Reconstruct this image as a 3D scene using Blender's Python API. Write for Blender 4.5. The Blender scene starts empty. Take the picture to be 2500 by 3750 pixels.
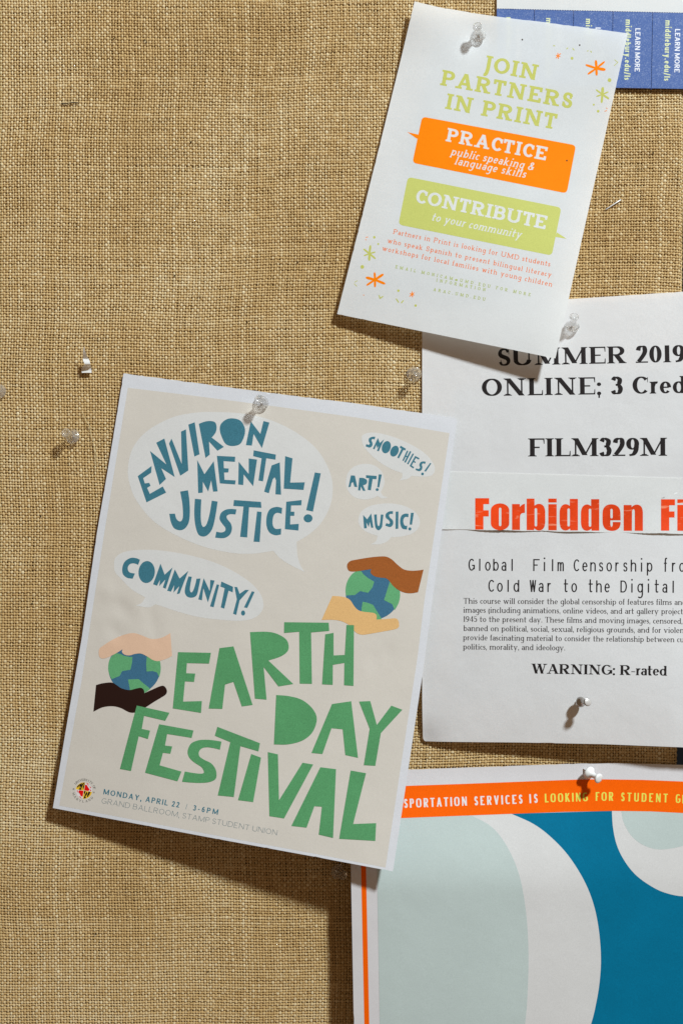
import bpy, bmesh, math, random
import numpy as np
from mathutils import Vector, Matrix
from mathutils.geometry import tessellate_polygon

random.seed(7); rng = np.random.default_rng(7)
scene = bpy.context.scene
S = 0.000176          # metres per unit of the board plan (1 unit = 0.176 mm)
CX, CY = 1250.0, 1875.0
DIST = 0.640          # camera to board
DU = DIST / S

# ------------------------------------------------------------------ camera
cd = bpy.data.cameras.new('camera'); cam = bpy.data.objects.new('camera', cd)
scene.collection.objects.link(cam)
cam.location = (0, -DIST, 0); cam.rotation_euler = (math.pi/2, 0, 0)
cd.sensor_fit = 'VERTICAL'; cd.sensor_height = 36.0
cd.lens = 36.0*DIST/(3750*S); cd.clip_start = 0.01; cd.clip_end = 50
scene.camera = cam
# ------------------------------------------------------------------ world + lamp
w = bpy.data.worlds.new('World'); scene.world = w; w.use_nodes = True
bg = w.node_tree.nodes['Background']
bg.inputs['Color'].default_value = (1.0, 0.70, 0.46, 1); bg.inputs['Strength'].default_value = 0.205
ld = bpy.data.lights.new('key_lamp', 'AREA'); ld.shape = 'DISK'; ld.size = 0.235
ld.energy = 105.0; ld.color = (0.87, 0.97, 1.01)
lamp = bpy.data.objects.new('key_lamp', ld); scene.collection.objects.link(lamp)
LDIR = Vector((0.80, -1.0, 1.26)).normalized()
LPOS = Vector((0.02, 0, -0.05)) + LDIR*2.6
lamp.location = LPOS
lamp.rotation_euler = (-LDIR).to_track_quat('-Z', 'Y').to_euler()
# ------------------------------------------------------------------ render look
vs = scene.view_settings; scene.display_settings.display_device = 'sRGB'
vs.view_transform = 'Standard'; vs.look = 'None'; vs.exposure = 0.0; vs.gamma = 1.0
scene.cycles.max_bounces = 10; scene.cycles.transmission_bounces = 8; scene.cycles.transparent_max_bounces = 12
scene.cycles.sample_clamp_indirect = 3.0

# ================================================================== helpers
def link(o, parent=None):
    scene.collection.objects.link(o)
    if parent is not None: o.parent = parent
    return o
def tag(o, label=None, cat=None, group=None, kind=None):
    if label: o['label'] = label
    if cat: o['category'] = cat
    if group: o['group'] = group
    if kind: o['kind'] = kind
    return o
def P3(x, y, h):
    """plan position as seen at (x, y) on the board for a point lifted h off it -> world"""
    x = np.asarray(x, float); y = np.asarray(y, float); h = np.asarray(h, float)
    k = 1 - h/DU
    return np.stack([(CX+(x-CX)*k-CX)*S, -h*S, -((y-CY)*k)*S], axis=-1)
def empty(name, pos):
    o = bpy.data.objects.new(name, None); o.empty_display_size = 0.01
    o.location = pos; return link(o)
def srgb(r, g, b):
    f = lambda c: (c/255/12.92) if c <= 10 else ((c/255+0.055)/1.055)**2.4
    return (f(r), f(g), f(b))

# ------------------------------------------------------------------ materials
def nd(nt, t, **kw):
    n = nt.nodes.new(t)
    for k, v in kw.items(): setattr(n, k, v)
    return n
WHITE_D = srgb(214, 219, 221)
def paperish(name, rgb, trans=0.12, rough=0.6, spec=0.15, grain=0.05, bump=0.25, blotch=0.02, coat=0.0, alb=None, fibre=0.0):
    """rgb = colour seen beside white paper of albedo 0.8"""
    alb = alb or .645/(1-trans*.85)
    c = srgb(*rgb); c = [min(0.9, alb*c[i]/WHITE_D[i]) for i in range(3)]
    m = bpy.data.materials.new(name); m.use_nodes = True; nt = m.node_tree
    bs = nt.nodes['Principled BSDF']; out = nt.nodes['Material Output']
    tc = nd(nt, 'ShaderNodeTexCoord')
    n1 = nd(nt, 'ShaderNodeTexNoise'); n1.inputs['Scale'].default_value = 1500; n1.inputs['Detail'].default_value = 1
    n2 = nd(nt, 'ShaderNodeTexNoise'); n2.inputs['Scale'].default_value = 28; n2.inputs['Detail'].default_value = 3
    for n in (n1, n2): nt.links.new(tc.outputs['Object'], n.inputs['Vector'])
    m1 = nd(nt, 'ShaderNodeMapRange'); m1.inputs[1].default_value = .25; m1.inputs[2].default_value = .75
    m1.inputs[3].default_value = 1-grain; m1.inputs[4].default_value = 1+grain
    nt.links.new(n1.outputs['Fac'], m1.inputs[0])
    m2 = nd(nt, 'ShaderNodeMapRange'); m2.inputs[1].default_value = .3; m2.inputs[2].default_value = .7
    m2.inputs[3].default_value = 1-blotch; m2.inputs[4].default_value = 1+blotch
    nt.links.new(n2.outputs['Fac'], m2.inputs[0])
    mu = nd(nt, 'ShaderNodeMath', operation='MULTIPLY'); nt.links.new(m1.outputs[0], mu.inputs[0]); nt.links.new(m2.outputs[0], mu.inputs[1])
    vm = nd(nt, 'ShaderNodeVectorMath', operation='SCALE'); vm.inputs[0].default_value = c
    nt.links.new(mu.outputs[0], vm.inputs['Scale'])
    col = vm.outputs[0]
    if fibre > 0:
        n3 = nd(nt, 'ShaderNodeTexNoise'); n3.inputs['Scale'].default_value = 900; n3.inputs['Detail'].default_value = 5; n3.inputs['Distortion'].default_value = 2.0
        nt.links.new(tc.outputs['Object'], n3.inputs['Vector'])
        r3 = nd(nt, 'ShaderNodeMapRange'); r3.inputs[1].default_value = .52; r3.inputs[2].default_value = .72; r3.inputs[4].default_value = fibre
        nt.links.new(n3.outputs['Fac'], r3.inputs[0])
        mx = nd(nt, 'ShaderNodeMix', data_type='RGBA'); nt.links.new(r3.outputs[0], mx.inputs['Factor'])
        nt.links.new(col, mx.inputs['A']); mx.inputs['B'].default_value = (.62, .68, .8, 1); col = mx.outputs['Result']
    nt.links.new(col, bs.inputs['Base Color'])
    bs.inputs['Roughness'].default_value = rough; bs.inputs['Specular IOR Level'].default_value = spec
    bs.inputs['Coat Weight'].default_value = coat; bs.inputs['Coat Roughness'].default_value = 0.3
    n4 = nd(nt, 'ShaderNodeTexNoise'); n4.inputs['Scale'].default_value = 55; n4.inputs['Detail'].default_value = 4
    nt.links.new(tc.outputs['Object'], n4.inputs['Vector'])
    bp = nd(nt, 'ShaderNodeBump'); bp.inputs['Strength'].default_value = bump; bp.inputs['Distance'].default_value = 0.0008
    nt.links.new(n4.outputs['Fac'], bp.inputs['Height'])
    b2 = nd(nt, 'ShaderNodeBump'); b2.inputs['Strength'].default_value = 0.12; b2.inputs['Distance'].default_value = 0.00006
    nt.links.new(n1.outputs['Fac'], b2.inputs['Height']); nt.links.new(bp.outputs[0], b2.inputs['Normal'])
    nt.links.new(b2.outputs[0], bs.inputs['Normal'])
    tr = nd(nt, 'ShaderNodeBsdfTranslucent'); tr.inputs['Color'].default_value = (c[0]**.9, c[1]**1.05*.93, c[2]**1.2*.82, 1)
    mix = nd(nt, 'ShaderNodeMixShader'); mix.inputs[0].default_value = trans
    nt.links.new(bs.outputs[0], mix.inputs[1]); nt.links.new(tr.outputs[0], mix.inputs[2]); nt.links.new(mix.outputs[0], out.inputs['Surface'])
    return m
M_WHITE = paperish('white_paper', (207, 213, 216), trans=.32)
M_PAGE = paperish('office_paper', (212, 216, 219), trans=.28, bump=.45)
M_POSTER = paperish('heavy_poster_paper', (210, 215, 222), trans=.04)
M_TPOSTER = paperish('coated_poster_paper', (213, 214, 218), trans=.03, rough=.42, spec=.35)

# ------------------------------------------------------------------ 2-D shapes -> meshes on a bent sheet
GRID = 16.0
class Sheet:
    def __init__(s, name, label, cat, H, anchor, outline, mat, sheet_name='sheet', group=None, holes=None):
        s.H = H
        ax, ay = anchor
        s.root = empty(name, P3(ax, ay, H(np.array([ax]), np.array([ay]))[0]))
        tag(s.root, label, cat, group)
        s.org = np.array(s.root.location)
        s.sheet = s.add(sheet_name, [outline] if not holes else [(outline, holes)], mat, 0)
    def add(s, name, polys, mat, layer, label=None, parent=None, H=None, kind=None):
        me = make_flat(name, polys, H or s.H, layer, s.org)
        o = bpy.data.objects.new(name, me); me.materials.append(mat)
        link(o, parent or s.root)
        if label: o['label'] = label
        if kind: o['kind'] = kind
        return o
def area2(p):
    a = 0
    for i in range(len(p)):
        x0, y0 = p[i-1][:2]; x1, y1 = p[i][:2]; a += x0*y1-x1*y0
    return a
def make_flat(name, polys, H, layer, org):
    bm = bmesh.new()
    xs = []; ys = []
    for n, pl in enumerate(polys):
        holes = []
        if isinstance(pl, tuple): pl, holes = pl
        z = (n % 9)*0.006
        xs += [p[0] for p in pl]; ys += [p[1] for p in pl]
        if len(pl) <= 4 and not holes:
            try: bm.faces.new([bm.verts.new((p[0], p[1], z)) for p in pl])
            except Exception: pass
        else:
            loops = [[Vector((p[0], p[1], 0)) for p in pl]]+[[Vector((p[0], p[1], 0)) for p in h] for h in holes]
            tris = tessellate_polygon(loops)
            flat = [q for l in loops for q in l]
            vv = [bm.verts.new((q.x, q.y, z)) for q in flat]
            for t in tris:
                if abs(area2([flat[i] for i in t])) < 1e-5: continue
                try: bm.faces.new([vv[i] for i in t])
                except Exception: pass
    x0, x1, y0, y1 = min(xs), max(xs), min(ys), max(ys)
    for ax, lo, hi in ((0, x0, x1), (1, y0, y1)):
        g = math.floor(lo/GRID)*GRID+GRID
        while g < hi:
            co = [0, 0, 0]; no = [0, 0, 0]; co[ax] = g; no[ax] = 1
            if len(polys) < 60 or (int(round(g/GRID)) % 2 == 0):
                bmesh.ops.bisect_plane(bm, geom=bm.verts[:]+bm.edges[:]+bm.faces[:], plane_co=co, plane_no=no, dist=1e-4)
            g += GRID
    if layer == 0 and (x1-x0)*(y1-y0) > 90000: bmesh.ops.remove_doubles(bm, verts=bm.verts[:], dist=1.6)
    me = bpy.data.meshes.new(name); bm.to_mesh(me); bm.free()
    n = len(me.vertices); c = np.empty(n*3); me.vertices.foreach_get('co', c); c = c.reshape(-1, 3)
    h = H(c[:, 0], c[:, 1]) + layer*0.16 + c[:, 2]
    w3 = P3(c[:, 0], c[:, 1], h) - org
    me.vertices.foreach_set('co', w3.ravel()); me.update()
    # face the viewer
    bm = bmesh.new(); bm.from_mesh(me); bm.normal_update()
    fl = [f for f in bm.faces if f.normal.y > 0]
    if fl: bmesh.ops.reverse_faces(bm, faces=fl)
    for f in bm.faces: f.smooth = True
    bm.to_mesh(me); bm.free()
    return me

# shape helpers --------------------------------------------------------------
def TR(ox, oy, s):                       # reading frame of one drawing detail
    return lambda pts: [(ox+p[0]/s, oy+p[1]/s)+tuple(p[2:]) for p in pts]
def pts(txt):
    """'x,y x,y* ...' ; * marks a corner"""
    r = []
    for t in txt.split():
        c = t.endswith('*'); a, b = t.rstrip('*').split(','); r.append((float(a), float(b), c))
    return r
def smooth(p, n=6, closed=True):
    """closed Catmull-Rom through p; corner-flagged points stay sharp"""
    out = []; N = len(p)
    for i in range(N):
        a = p[(i-1) % N]; b = p[i]; c = p[(i+1) % N]; d = p[(i+2) % N]
        if b[2] : a = (2*b[0]-c[0], 2*b[1]-c[1]) if not c[2] else b
        if c[2] : d = (2*c[0]-b[0], 2*c[1]-b[1]) if not b[2] else c
        if b[2] and c[2]: out.append((b[0], b[1])); continue
        for k in range(n):
            t = k/n; q = []
            for j in (0, 1):
                m0 = (c[j]-a[j])*.5; m1 = (d[j]-b[j])*.5
                q.append((2*t**3-3*t*t+1)*b[j]+(t**3-2*t*t+t)*m0+(-2*t**3+3*t*t)*c[j]+(t**3-t*t)*m1)
            out.append(tuple(q))
    return out
def sm(tr, txt, n=6): return smooth(tr(pts(txt)), n)
def poly(tr, txt): return [(p[0], p[1]) for p in tr(pts(txt))]
def ell(cx, cy, rx, ry, rot=0, n=28):
    r = math.radians(rot); c, s_ = math.cos(r), math.sin(r); o = []
    for i in range(n):
        a = 2*math.pi*i/n; x = rx*math.cos(a); y = ry*math.sin(a); o.append((cx+x*c-y*s_, cy+x*s_+y*c))
    return o
def bar(x0, y0, x1, y1, w0, w1=None):
    w1 = w1 or w0; dx, dy = x1-x0, y1-y0; l = math.hypot(dx, dy) or 1; nx, ny = -dy/l/2, dx/l/2
    return [(x0+nx*w0, y0+ny*w0), (x1+nx*w1, y1+ny*w1), (x1-nx*w1, y1-ny*w1), (x0-nx*w0, y0-ny*w0)]
def leaf(x0, y0, x1, y1, w):
    dx, dy = x1-x0, y1-y0; l = math.hypot(dx, dy) or 1; nx, ny = -dy/l/2, dx/l/2; o = []
    prof = ((0, .75), (.35, .95), (.7, 1), (.88, .82), (.97, .5), (1, .12))
    for t, k in prof: o.append((x0+dx*t+nx*w*k, y0+dy*t+ny*w*k))
    for t, k in reversed(prof): o.append((x0+dx*t-nx*w*k, y0+dy*t-ny*w*k))
    return o
def rbox(c, r):
    """rounded quadrilateral from 4 corners"""
    o = []
    for i in range(4):
        a = Vector(c[i-1]); b = Vector(c[i]); d = Vector(c[(i+1) % 4])
        u = (a-b).normalized(); v = (d-b).normalized(); p0 = b+u*r; p1 = b+v*r; 
        for k in range(7):
            t = k/6; q = p0*(1-t)**2+b*2*t*(1-t)+p1*t*t; o.append((q.x, q.y))
    return o

# ------------------------------------------------------------------ lettering
# strokes: l auto, T thick, t thin (u v u v); h horizontal; a arc; c smooth stroke; S spine stroke; s serif; L left serif; b beak; d dot
G = {
'A': '.74;t 0 0 .5 1;T 1 0 .5 1;h .2 .3 .82 .3;s 0 0;s 1 0',
'B': '.64;l 0 0 0 1;h 0 1 .5 1;a .52 .76 .4 .24 -90 90;h 0 .52 .55 .52;a .52 .26 .48 .26 -90 90;h 0 0 .52 0;L 0 0;L 0 1',
'C': '.70;a .5 .5 .5 .5 42 318;b .93 .86 -1',
'D': '.74;l 0 0 0 1;h 0 1 .45 1;h 0 0 .45 0;a .42 .5 .58 .5 -90 90;L 0 0;L 0 1',
'E': '.60;l 0 0 0 1;h 0 1 1 1;h 0 .5 .75 .5;h 0 0 1 0;b 1 1 -1;b 1 0 1;L 0 0;L 0 1',
'F': '.56;l 0 0 0 1;h 0 1 1 1;h 0 .5 .75 .5;b 1 1 -1;s 0 0;L 0 1',
'G': '.76;a .5 .5 .5 .5 45 325;l 1 .08 1 .45;h .58 .44 1 .44;b .93 .86 -1',
'H': '.74;l 0 0 0 1;l 1 0 1 1;h 0 .5 1 .5;s 0 0;s 0 1;s 1 0;s 1 1',
'I': '0;l .5 0 .5 1;s .5 0;s .5 1',
'J': '.36;l 1 .05 1 1;c 1 .1 .8 -.12 .45 -.24 0 -.25;s 1 1',
'K': '.70;l 0 0 0 1;t 0 .36 .93 1;T .3 .55 1 0;s 0 0;s 0 1;s .93 1;s 1 0',
'L': '.54;l 0 0 0 1;h 0 0 1 0;b 1 0 1;L 0 0;s 0 1',
'M': '.90;t 0 0 0 1;T 0 1 .5 .02;t 1 1 .5 .02;l 1 0 1 1;s 0 0;s 1 0;L 0 1;R 1 1',
'N': '.74;t 0 0 0 1;T 0 1 1 0;t 1 0 1 1;s 0 0;L 0 1;s 1 1',
'O': '.80;a .5 .5 .5 .5 0 360',
'P': '.60;l 0 0 0 1;h 0 1 .5 1;a .5 .74 .5 .26 -90 90;h 0 .48 .52 .48;s 0 0;L 0 1',
'R': '.66;l 0 0 0 1;h 0 1 .48 1;a .48 .75 .48 .25 -90 90;h 0 .5 .5 .5;T .45 .5 .98 0;s 0 0;L 0 1;s .98 0',
'S': '.54;S .94 .8 .78 .96 .5 1 .18 .95 .03 .77 .14 .6 .5 .5 .86 .4 .98 .22 .82 .05 .5 0 .2 .03 .04 .2;b .94 .86 -1;b .04 .14 1',
'T': '.64;l .5 0 .5 1;h 0 1 1 1;b 0 1 -1;b 1 1 -1;s .5 0',
'U': '.72;l 0 .3 0 1;a .5 .3 .5 .3 180 360;t 1 .28 1 1;s 0 1;s 1 1',
'V': '.72;T 0 1 .5 0;t 1 1 .5 0;s 0 1;s 1 1',
'W': '1.0;T 0 1 .26 0;t .5 1 .26 0;T .5 1 .76 0;t 1 1 .76 0;s 0 1;s .5 1;s 1 1',
'Y': '.70;T 0 1 .5 .42;t 1 1 .5 .42;l .5 0 .5 .44;s 0 1;s 1 1;s .5 0',
'0': '.50;a .5 .5 .5 .5 0 360',
'1': '.26;l .75 0 .75 1;t .1 .8 .75 .97;s .75 0',
'2': '.50;c .05 .75 .18 .93 .5 1 .82 .95 .93 .74 .8 .52 .42 .24 .08 .04;h 0 0 1 0',
'3': '.50;c .06 .83 .25 .98 .5 1 .85 .9 .88 .74 .72 .58 .38 .53;c .38 .53 .75 .5 .98 .3 .82 .06 .48 0 .2 .03 .03 .18',
'4': '.54;l .75 0 .75 1;t .75 1 .0 .28;h 0 .26 1 .26',
'5': '.50;h .15 1 .95 1;t .17 .5 .17 1;c .14 .54 .45 .62 .8 .55 .97 .32 .8 .06 .45 0 .03 .1',
'6': '.50;a .5 .31 .5 .31 0 360;c .02 .35 .1 .7 .4 .93 .9 1',
'8': '.50;a .5 .75 .42 .25 0 360;a .5 .25 .5 .25 0 360',
'9': '.50;a .5 .69 .5 .31 0 360;c .98 .65 .9 .3 .6 .07 .1 0',
'a': '.44;l .94 0 .94 .75;c .08 .8 .25 .96 .5 1 .82 .94 .94 .7;a .46 .28 .46 .28 0 360',
'b': '.48;l 0 0 0 9;a .5 .5 .5 .5 0 360;L 0 9',
'c': '.42;a .5 .5 .5 .5 42 318',
'd': '.48;l 1 0 1 9;a .5 .5 .5 .5 0 360;L 1 9;R 1 0',
'e': '.45;a .5 .5 .5 .5 0 320;h .06 .52 .96 .52',
'f': '.32;l .3 0 .3 1.2;c .3 1.15 .38 1.38 .6 1.48 1 1.44;h 0 1 .9 1;s .3 0',
'g': '.48;a .5 .5 .5 .5 0 360;l 1 -.22 1 1;c 1 -.2 .85 -.46 .45 -.56 .06 -.46',
'h': '.48;l 0 0 0 9;c 0 .68 .2 .93 .55 1 .88 .93 1 .66;l 1 0 1 .7;L 0 9;s 0 0;s 1 0',
'i': '0;l .5 0 .5 1;d .5 1.4;s .5 0;L .5 1',
'j': '0;l .5 -.4 .5 1;d .5 1.4;L .5 1',
'k': '.48;l 0 0 0 9;t 0 .34 .9 1;T .3 .55 1 0;L 0 9;s 0 0;s 1 0',
'l': '0;l .5 0 .5 9;s .5 0;L .5 9',
'm': '.80;l 0 0 0 1;c 0 .68 .1 .93 .28 1 .44 .93 .5 .66;l .5 0 .5 .7;c .5 .68 .6 .93 .78 1 .94 .93 1 .66;l 1 0 1 .7;L 0 1;s 0 0;s .5 0;s 1 0',
'n': '.48;l 0 0 0 1;c 0 .68 .2 .93 .55 1 .88 .93 1 .66;l 1 0 1 .7;L 0 1;s 0 0;s 1 0',
'o': '.48;a .5 .5 .5 .5 0 360',
'p': '.48;l 0 -9 0 1;a .5 .5 .5 .5 0 360;L 0 1;s 0 -9',
'r': '.34;l 0 0 0 1;c 0 .6 .25 .88 .6 1 1 .94;L 0 1;s 0 0',
's': '.38;S .92 .8 .75 .97 .45 1 .15 .94 .06 .76 .2 .6 .5 .52 .84 .42 .96 .25 .8 .05 .45 0 .18 .03 .03 .2',
't': '.36;l .35 .2 .35 1.42;c .35 .28 .42 .05 .7 0 1 .08;h 0 .97 1 .97',
'u': '.48;l 0 .32 0 1;c 0 .34 .12 .07 .45 0 .8 .07 1 .34;l 1 0 1 1;L 0 1;L 1 1;R 1 0',
'v': '.48;T 0 1 .5 0;t 1 1 .5 0;s 0 1;s 1 1',
'w': '.72;T 0 1 .26 0;t .5 1 .26 0;T .5 1 .76 0;t 1 1 .76 0;s 0 1;s 1 1',
'x': '.48;T 0 1 1 0;t 1 1 0 0;s 0 0;s 1 1;s 0 1;s 1 0',
'y': '.48;T 0 1 .5 0;t 1 1 .22 -.55;s 0 1;s 1 1',
'.': '0;d .5 0', ',': '0;d .5 0;t .6 .05 .1 -.25', ':': '0;d .5 .08;d .5 .85', ';': '0;d .5 .85;d .5 .08;t .7 .1 .1 -.3',
'-': '.28;h 0 .5 1 .5', '|': '0;l .5 0 .5 1', '/': '.4;t 0 -.1 1 1.1', '(': '.2;c 1 1.1 .2 .8 0 .4 .2 .0 1 -.3',
'&': '.66;c .95 .0 .6 .4 .25 .75 .3 .95 .5 1 .68 .9 .6 .7 .2 .45 .03 .22 .2 .03 .5 0 .8 .15 .95 .45',
'@': '.85;a .5 .4 .5 .5 -60 300;a .5 .42 .2 .24 0 360;l .74 .3 .74 .62',
}
LOW = set('abcdefghijklmnopqrstuvwxyz')
class Font:
    def __init__(s, w, t, wx=1.0, xh=.68, serif=0, st=.05, slant=0, sq=2.0, sb=.09, space=.30, mono=0, dot=None, asc=1.0, lw=None):
        s.__dict__.update(w=w, t=t, wx=wx, xh=xh, serif=serif, st=st, slant=slant, sq=sq, sb=sb, space=space, mono=mono, asc=asc, dot=dot or max(w*.62, .06), lw=lw or w)
def ribbon(pp, ww):
    out = []
    L, R = [], []
    n = len(pp)
    for i in range(n):
        a = pp[max(0, i-1)]; b = pp[min(n-1, i+1)]
        dx, dy = b[0]-a[0], b[1]-a[1]; l = math.hypot(dx, dy) or 1
        nx, ny = -dy/l*ww[i]/2, dx/l*ww[i]/2
        L.append((pp[i][0]+nx, pp[i][1]+ny)); R.append((pp[i][0]-nx, pp[i][1]-ny))
    for i in range(n-1): out.append([L[i], L[i+1], R[i+1], R[i]])
    return out
def catmull(p, n=5):
    out = []
    for i in range(len(p)-1):
        a = p[i-1] if i > 0 else p[i]; b = p[i]; c = p[i+1]; d = p[i+2] if i+2 < len(p) else p[i+1]
        for k in range(n):
            t = k/n
            out.append(tuple((2*t**3-3*t*t+1)*b[j]+(t**3-2*t*t+t)*(c[j]-a[j])*.5+(-2*t**3+3*t*t)*c[j]+(t**3-t*t)*(d[j]-b[j])*.5 for j in (0, 1)))
    out.append(p[-1]); return out
def glyph(ch, f, res=1.0):
    """polygons in cap-height units, y up; returns (polys, advance width)"""
    spec = G[ch].split(';'); W = float(spec[0])*f.wx; low = ch in LOW
    H = f.xh if low or ch in ',.;:-@(' else 1.0
    w = f.lw if low else f.w; t = f.t
    W = max(W, w) if W else w
    if f.mono: W = min(W, .55)
    X = lambda u: w/2+u*(W-w)
    def Y(v, exact):
        if v == 9: return f.asc
        if v == -9: return -.42*f.xh
        if v < 0 or v > 1: return v*H
        if exact and v in (0, 1): return v*H
        return t/2+v*(H-t)
    out = []; fine = max(3, int(round(6*res)))
    for sp in spec[1:]:
        k, *a = sp.split(); a = [float(q) for q in a]
        if k in 'lTt':
            x0, x1 = X(a[0]), X(a[2]); y0, y1 = Y(a[1], True), Y(a[3], True)
            dx, dy = x1-x0, y1-y0; L = math.hypot(dx, dy); ww = w if k in 'lT' else t*1.02
            hw = ww*L/max(abs(dy), .25*L)/2
            out.append([(x0-hw, y0), (x0+hw, y0), (x1+hw, y1), (x1-hw, y1)])
        elif k == 'h':
            x0 = 0.02*w if a[0] == 0 else X(a[0]); x1 = W if a[2] == 1 else X(a[2]); y = Y(a[1], False)
            out.append([(x0, y-t/2), (x1, y-t/2), (x1, y+t/2), (x0, y+t/2)])
        elif k == 'a':
            cx, cy = X(a[0]), t/2+a[1]*(H-t); rx, ry = a[2]*(W-w), a[3]*(H-t)
            if abs(rx) < 1e-6: rx = 1e-3
            n = max(5, int(abs(a[5]-a[4])/360*20*res)); pp = []; ww = []
            e = 2.0/f.sq
            for i in range(n+1):
                an = math.radians(a[4]+(a[5]-a[4])*i/n); c, s_ = math.cos(an), math.sin(an)
                pp.append((cx+rx*math.copysign(abs(c)**e, c), cy+ry*math.copysign(abs(s_)**e, s_)))
                ww.append(t+(w-t)*abs(c)**1.3)
            if abs(a[5]-a[4]) >= 359:
                rr = ribbon(pp+[pp[1]], ww+[ww[1]])[:-1]; rr[0][0] = rr[-1][1]; rr[0][3] = rr[-1][2]; out += rr
            else: out += ribbon(pp, ww)
        elif k in 'cS':
            p = [(X(a[i]), Y(a[i+1], False)) for i in range(0, len(a), 2)]
            pp = catmull(p, max(2, int(4*res))); n = len(pp); ww = []
            for i in range(n):
                q = pp[max(0, i-1)]; r = pp[min(n-1, i+1)]; l = math.hypot(r[0]-q[0], r[1]-q[1]) or 1
                base = abs(r[1]-q[1])/l
                if k == 'S': base = max(math.sin(math.pi*i/(n-1))**3, base*.35)
                ww.append(t+(w-t)*min(1, base*1.05))
            out += ribbon(pp, ww)
        elif k in 'sLR' and f.serif > 0:
            x = X(a[0]); y = Y(a[1], True); top = a[1] > 0
            hl = w/2+f.serif*(.75 if low else 1); x0 = x-hl; x1 = x+hl
            if k == 'L': x1 = x+w*.4
            if k == 'R': x0 = x-w*.4
            y0, y1 = (y-f.st, y) if top else (y, y+f.st)
            out.append([(x0, y0), (x1, y0), (x1, y1), (x0, y1)])
            if f.st < .08:      # bracketed
                yb = y1+f.st*1.3 if not top else y0-f.st*1.3; yy = y1 if not top else y0
                out.append([(x-w/2-(f.serif*.45 if k != 'R' else 0), yy), (x+w/2+(f.serif*.45 if k != 'L' else 0), yy), (x+w*.45, yb), (x-w*.45, yb)])
        elif k == 'b' and f.serif > 0:
            y = Y(a[1], True); x = X(a[0]); bw = max(t*.9, .05); x1 = W if a[0] >= .9 else (0+bw if a[0] <= .1 else x)
            ln = .30*H; y1 = y+a[2]*ln
            if ch in 'ET' or ch in 'FL':
                out.append([(x1-bw, y), (x1, y), (x1, y1), (x1-(bw if f.st > .08 else bw*.5), y1)])
            else:
                xe = x+w*.22; tp = f.st > .08; ln = .22*H
                out.append([(xe-bw*(.9 if tp else .6), y-.10*H*a[2]), (xe, y-.14*H*a[2]), (xe, y+ln*a[2]*.8), (xe-bw*(.9 if tp else .35), y+ln*a[2]*.8)])
        elif k == 'd':
            r = f.dot; y = r if a[1] == 0 else a[1]*H
            out.append(ell(X(a[0]), y, r, r, 0, 10))
    return out, W
def adv(ch, f):
    if ch == ' ': return f.space
    W = float(G[ch].split(';')[0])*f.wx; w = f.lw if ch in LOW else f.w
    return (max(W, w) if W else w)+2*f.sb+(f.serif*.9 if f.serif and ch in 'Iilj1' else 0)
def text(s, f, size, p0, p1, mid=None, res=None, fit=True, scalex=True):
    """outline polygons of s with baseline p0->p1 (optionally bowed through mid)"""
    res = res or (1.6 if size > 40 else 1.0 if size > 22 else .7)
    p0 = Vector(p0[:2]); p1 = Vector(p1[:2]); L = (p1-p0).length
    gl = {}
    for c in set(s):
        if c != ' ':
            gp, W = glyph(c, f, res); xs_ = [q[0] for pl in gp for q in pl]; gl[c] = (gp, W, min(xs_), max(xs_))
    advs = [f.mono if f.mono else (f.space if c == ' ' else gl[c][3]-gl[c][2]+2*f.sb) for c in s]
    if not f.mono:
        for i in range(len(s)-1):
            if s[i:i+2] in ('WA', 'AV', 'AY', 'DA', 'PA', 'AR', 'AT', 'TA', 'RT', 'CT', 'LL', 'LR') and f.serif: advs[i] -= .11 if s[i:i+2] == 'WA' else .05
    tot = (sum(advs)-2*f.sb)*size
    kx = 1.0; extra = 0
    if fit:
        if scalex:
            kx = L/tot
            if not (.86 < kx < 1.16):
                k2 = min(1.16, max(.86, kx)); extra = (L-tot*k2)/max(1, len(s)-1); kx = k2
        else: extra = (L-tot)/max(1, len(s)-1)
    if mid: mid = Vector(mid[:2]); ctrl = mid*2-(p0+p1)*.5
    out = []; x = -f.sb*size*kx
    for c, a in zip(s, advs):
        if c != ' ':
            gp, W, gx0, gx1 = gl[c]
            off = ((a-W)/2 if f.mono else f.sb-gx0)*size*kx
            for pl in gp:
                q = []
                for (gx, gy) in pl:
                    lx = x+off+(gx+gy*f.slant)*size*kx; ly = gy*size
                    tt = lx/L
                    if mid:
                        base = p0*(1-tt)**2+ctrl*2*tt*(1-tt)+p1*tt*tt; d = (ctrl-p0)*(2*(1-tt))+(p1-ctrl)*(2*tt)
                    else: base = p0+(p1-p0)*tt; d = p1-p0
                    d = d.normalized(); up = Vector((d.y, -d.x))
                    r = base+up*ly; q.append((r.x, r.y))
                out.append(q)
        x += a*size*kx+extra
    return out
def arc_text(s, f, size, c, r, a0, a1, inside=False):
    """a in degrees clockwise from up; baseline on circle radius r"""
    out = []
    for i, ch in enumerate(s):
        if ch == ' ': continue
        a = math.radians(a0+(a1-a0)*i/(len(s)-1)); gp, W = glyph(ch, f, .6)
        rad = Vector((math.sin(a), -math.cos(a))); tan = Vector((math.cos(a), math.sin(a)))
        if inside: rad = -rad; tan = -tan
        base = Vector(c)+(rad if not inside else -rad)*r
        for pl in gp:
            out.append([tuple(base+tan*((x-W/2)*size)+rad*(y*size)) for x, y in pl])
    return out
F_SLAB_B = Font(.205, .165, wx=1.10, serif=.085, st=.125, sb=.035, space=.36, lw=.15, xh=.70)
F_SLAB_L = Font(.115, .10, wx=1.05, serif=.075, st=.085, sb=.05, space=.36, xh=.68, dot=.07)
F_SLAB_I = Font(.135, .12, wx=1.0, serif=.06, st=.09, sb=.05, slant=.2, space=.32, xh=.68, lw=.125)
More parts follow.
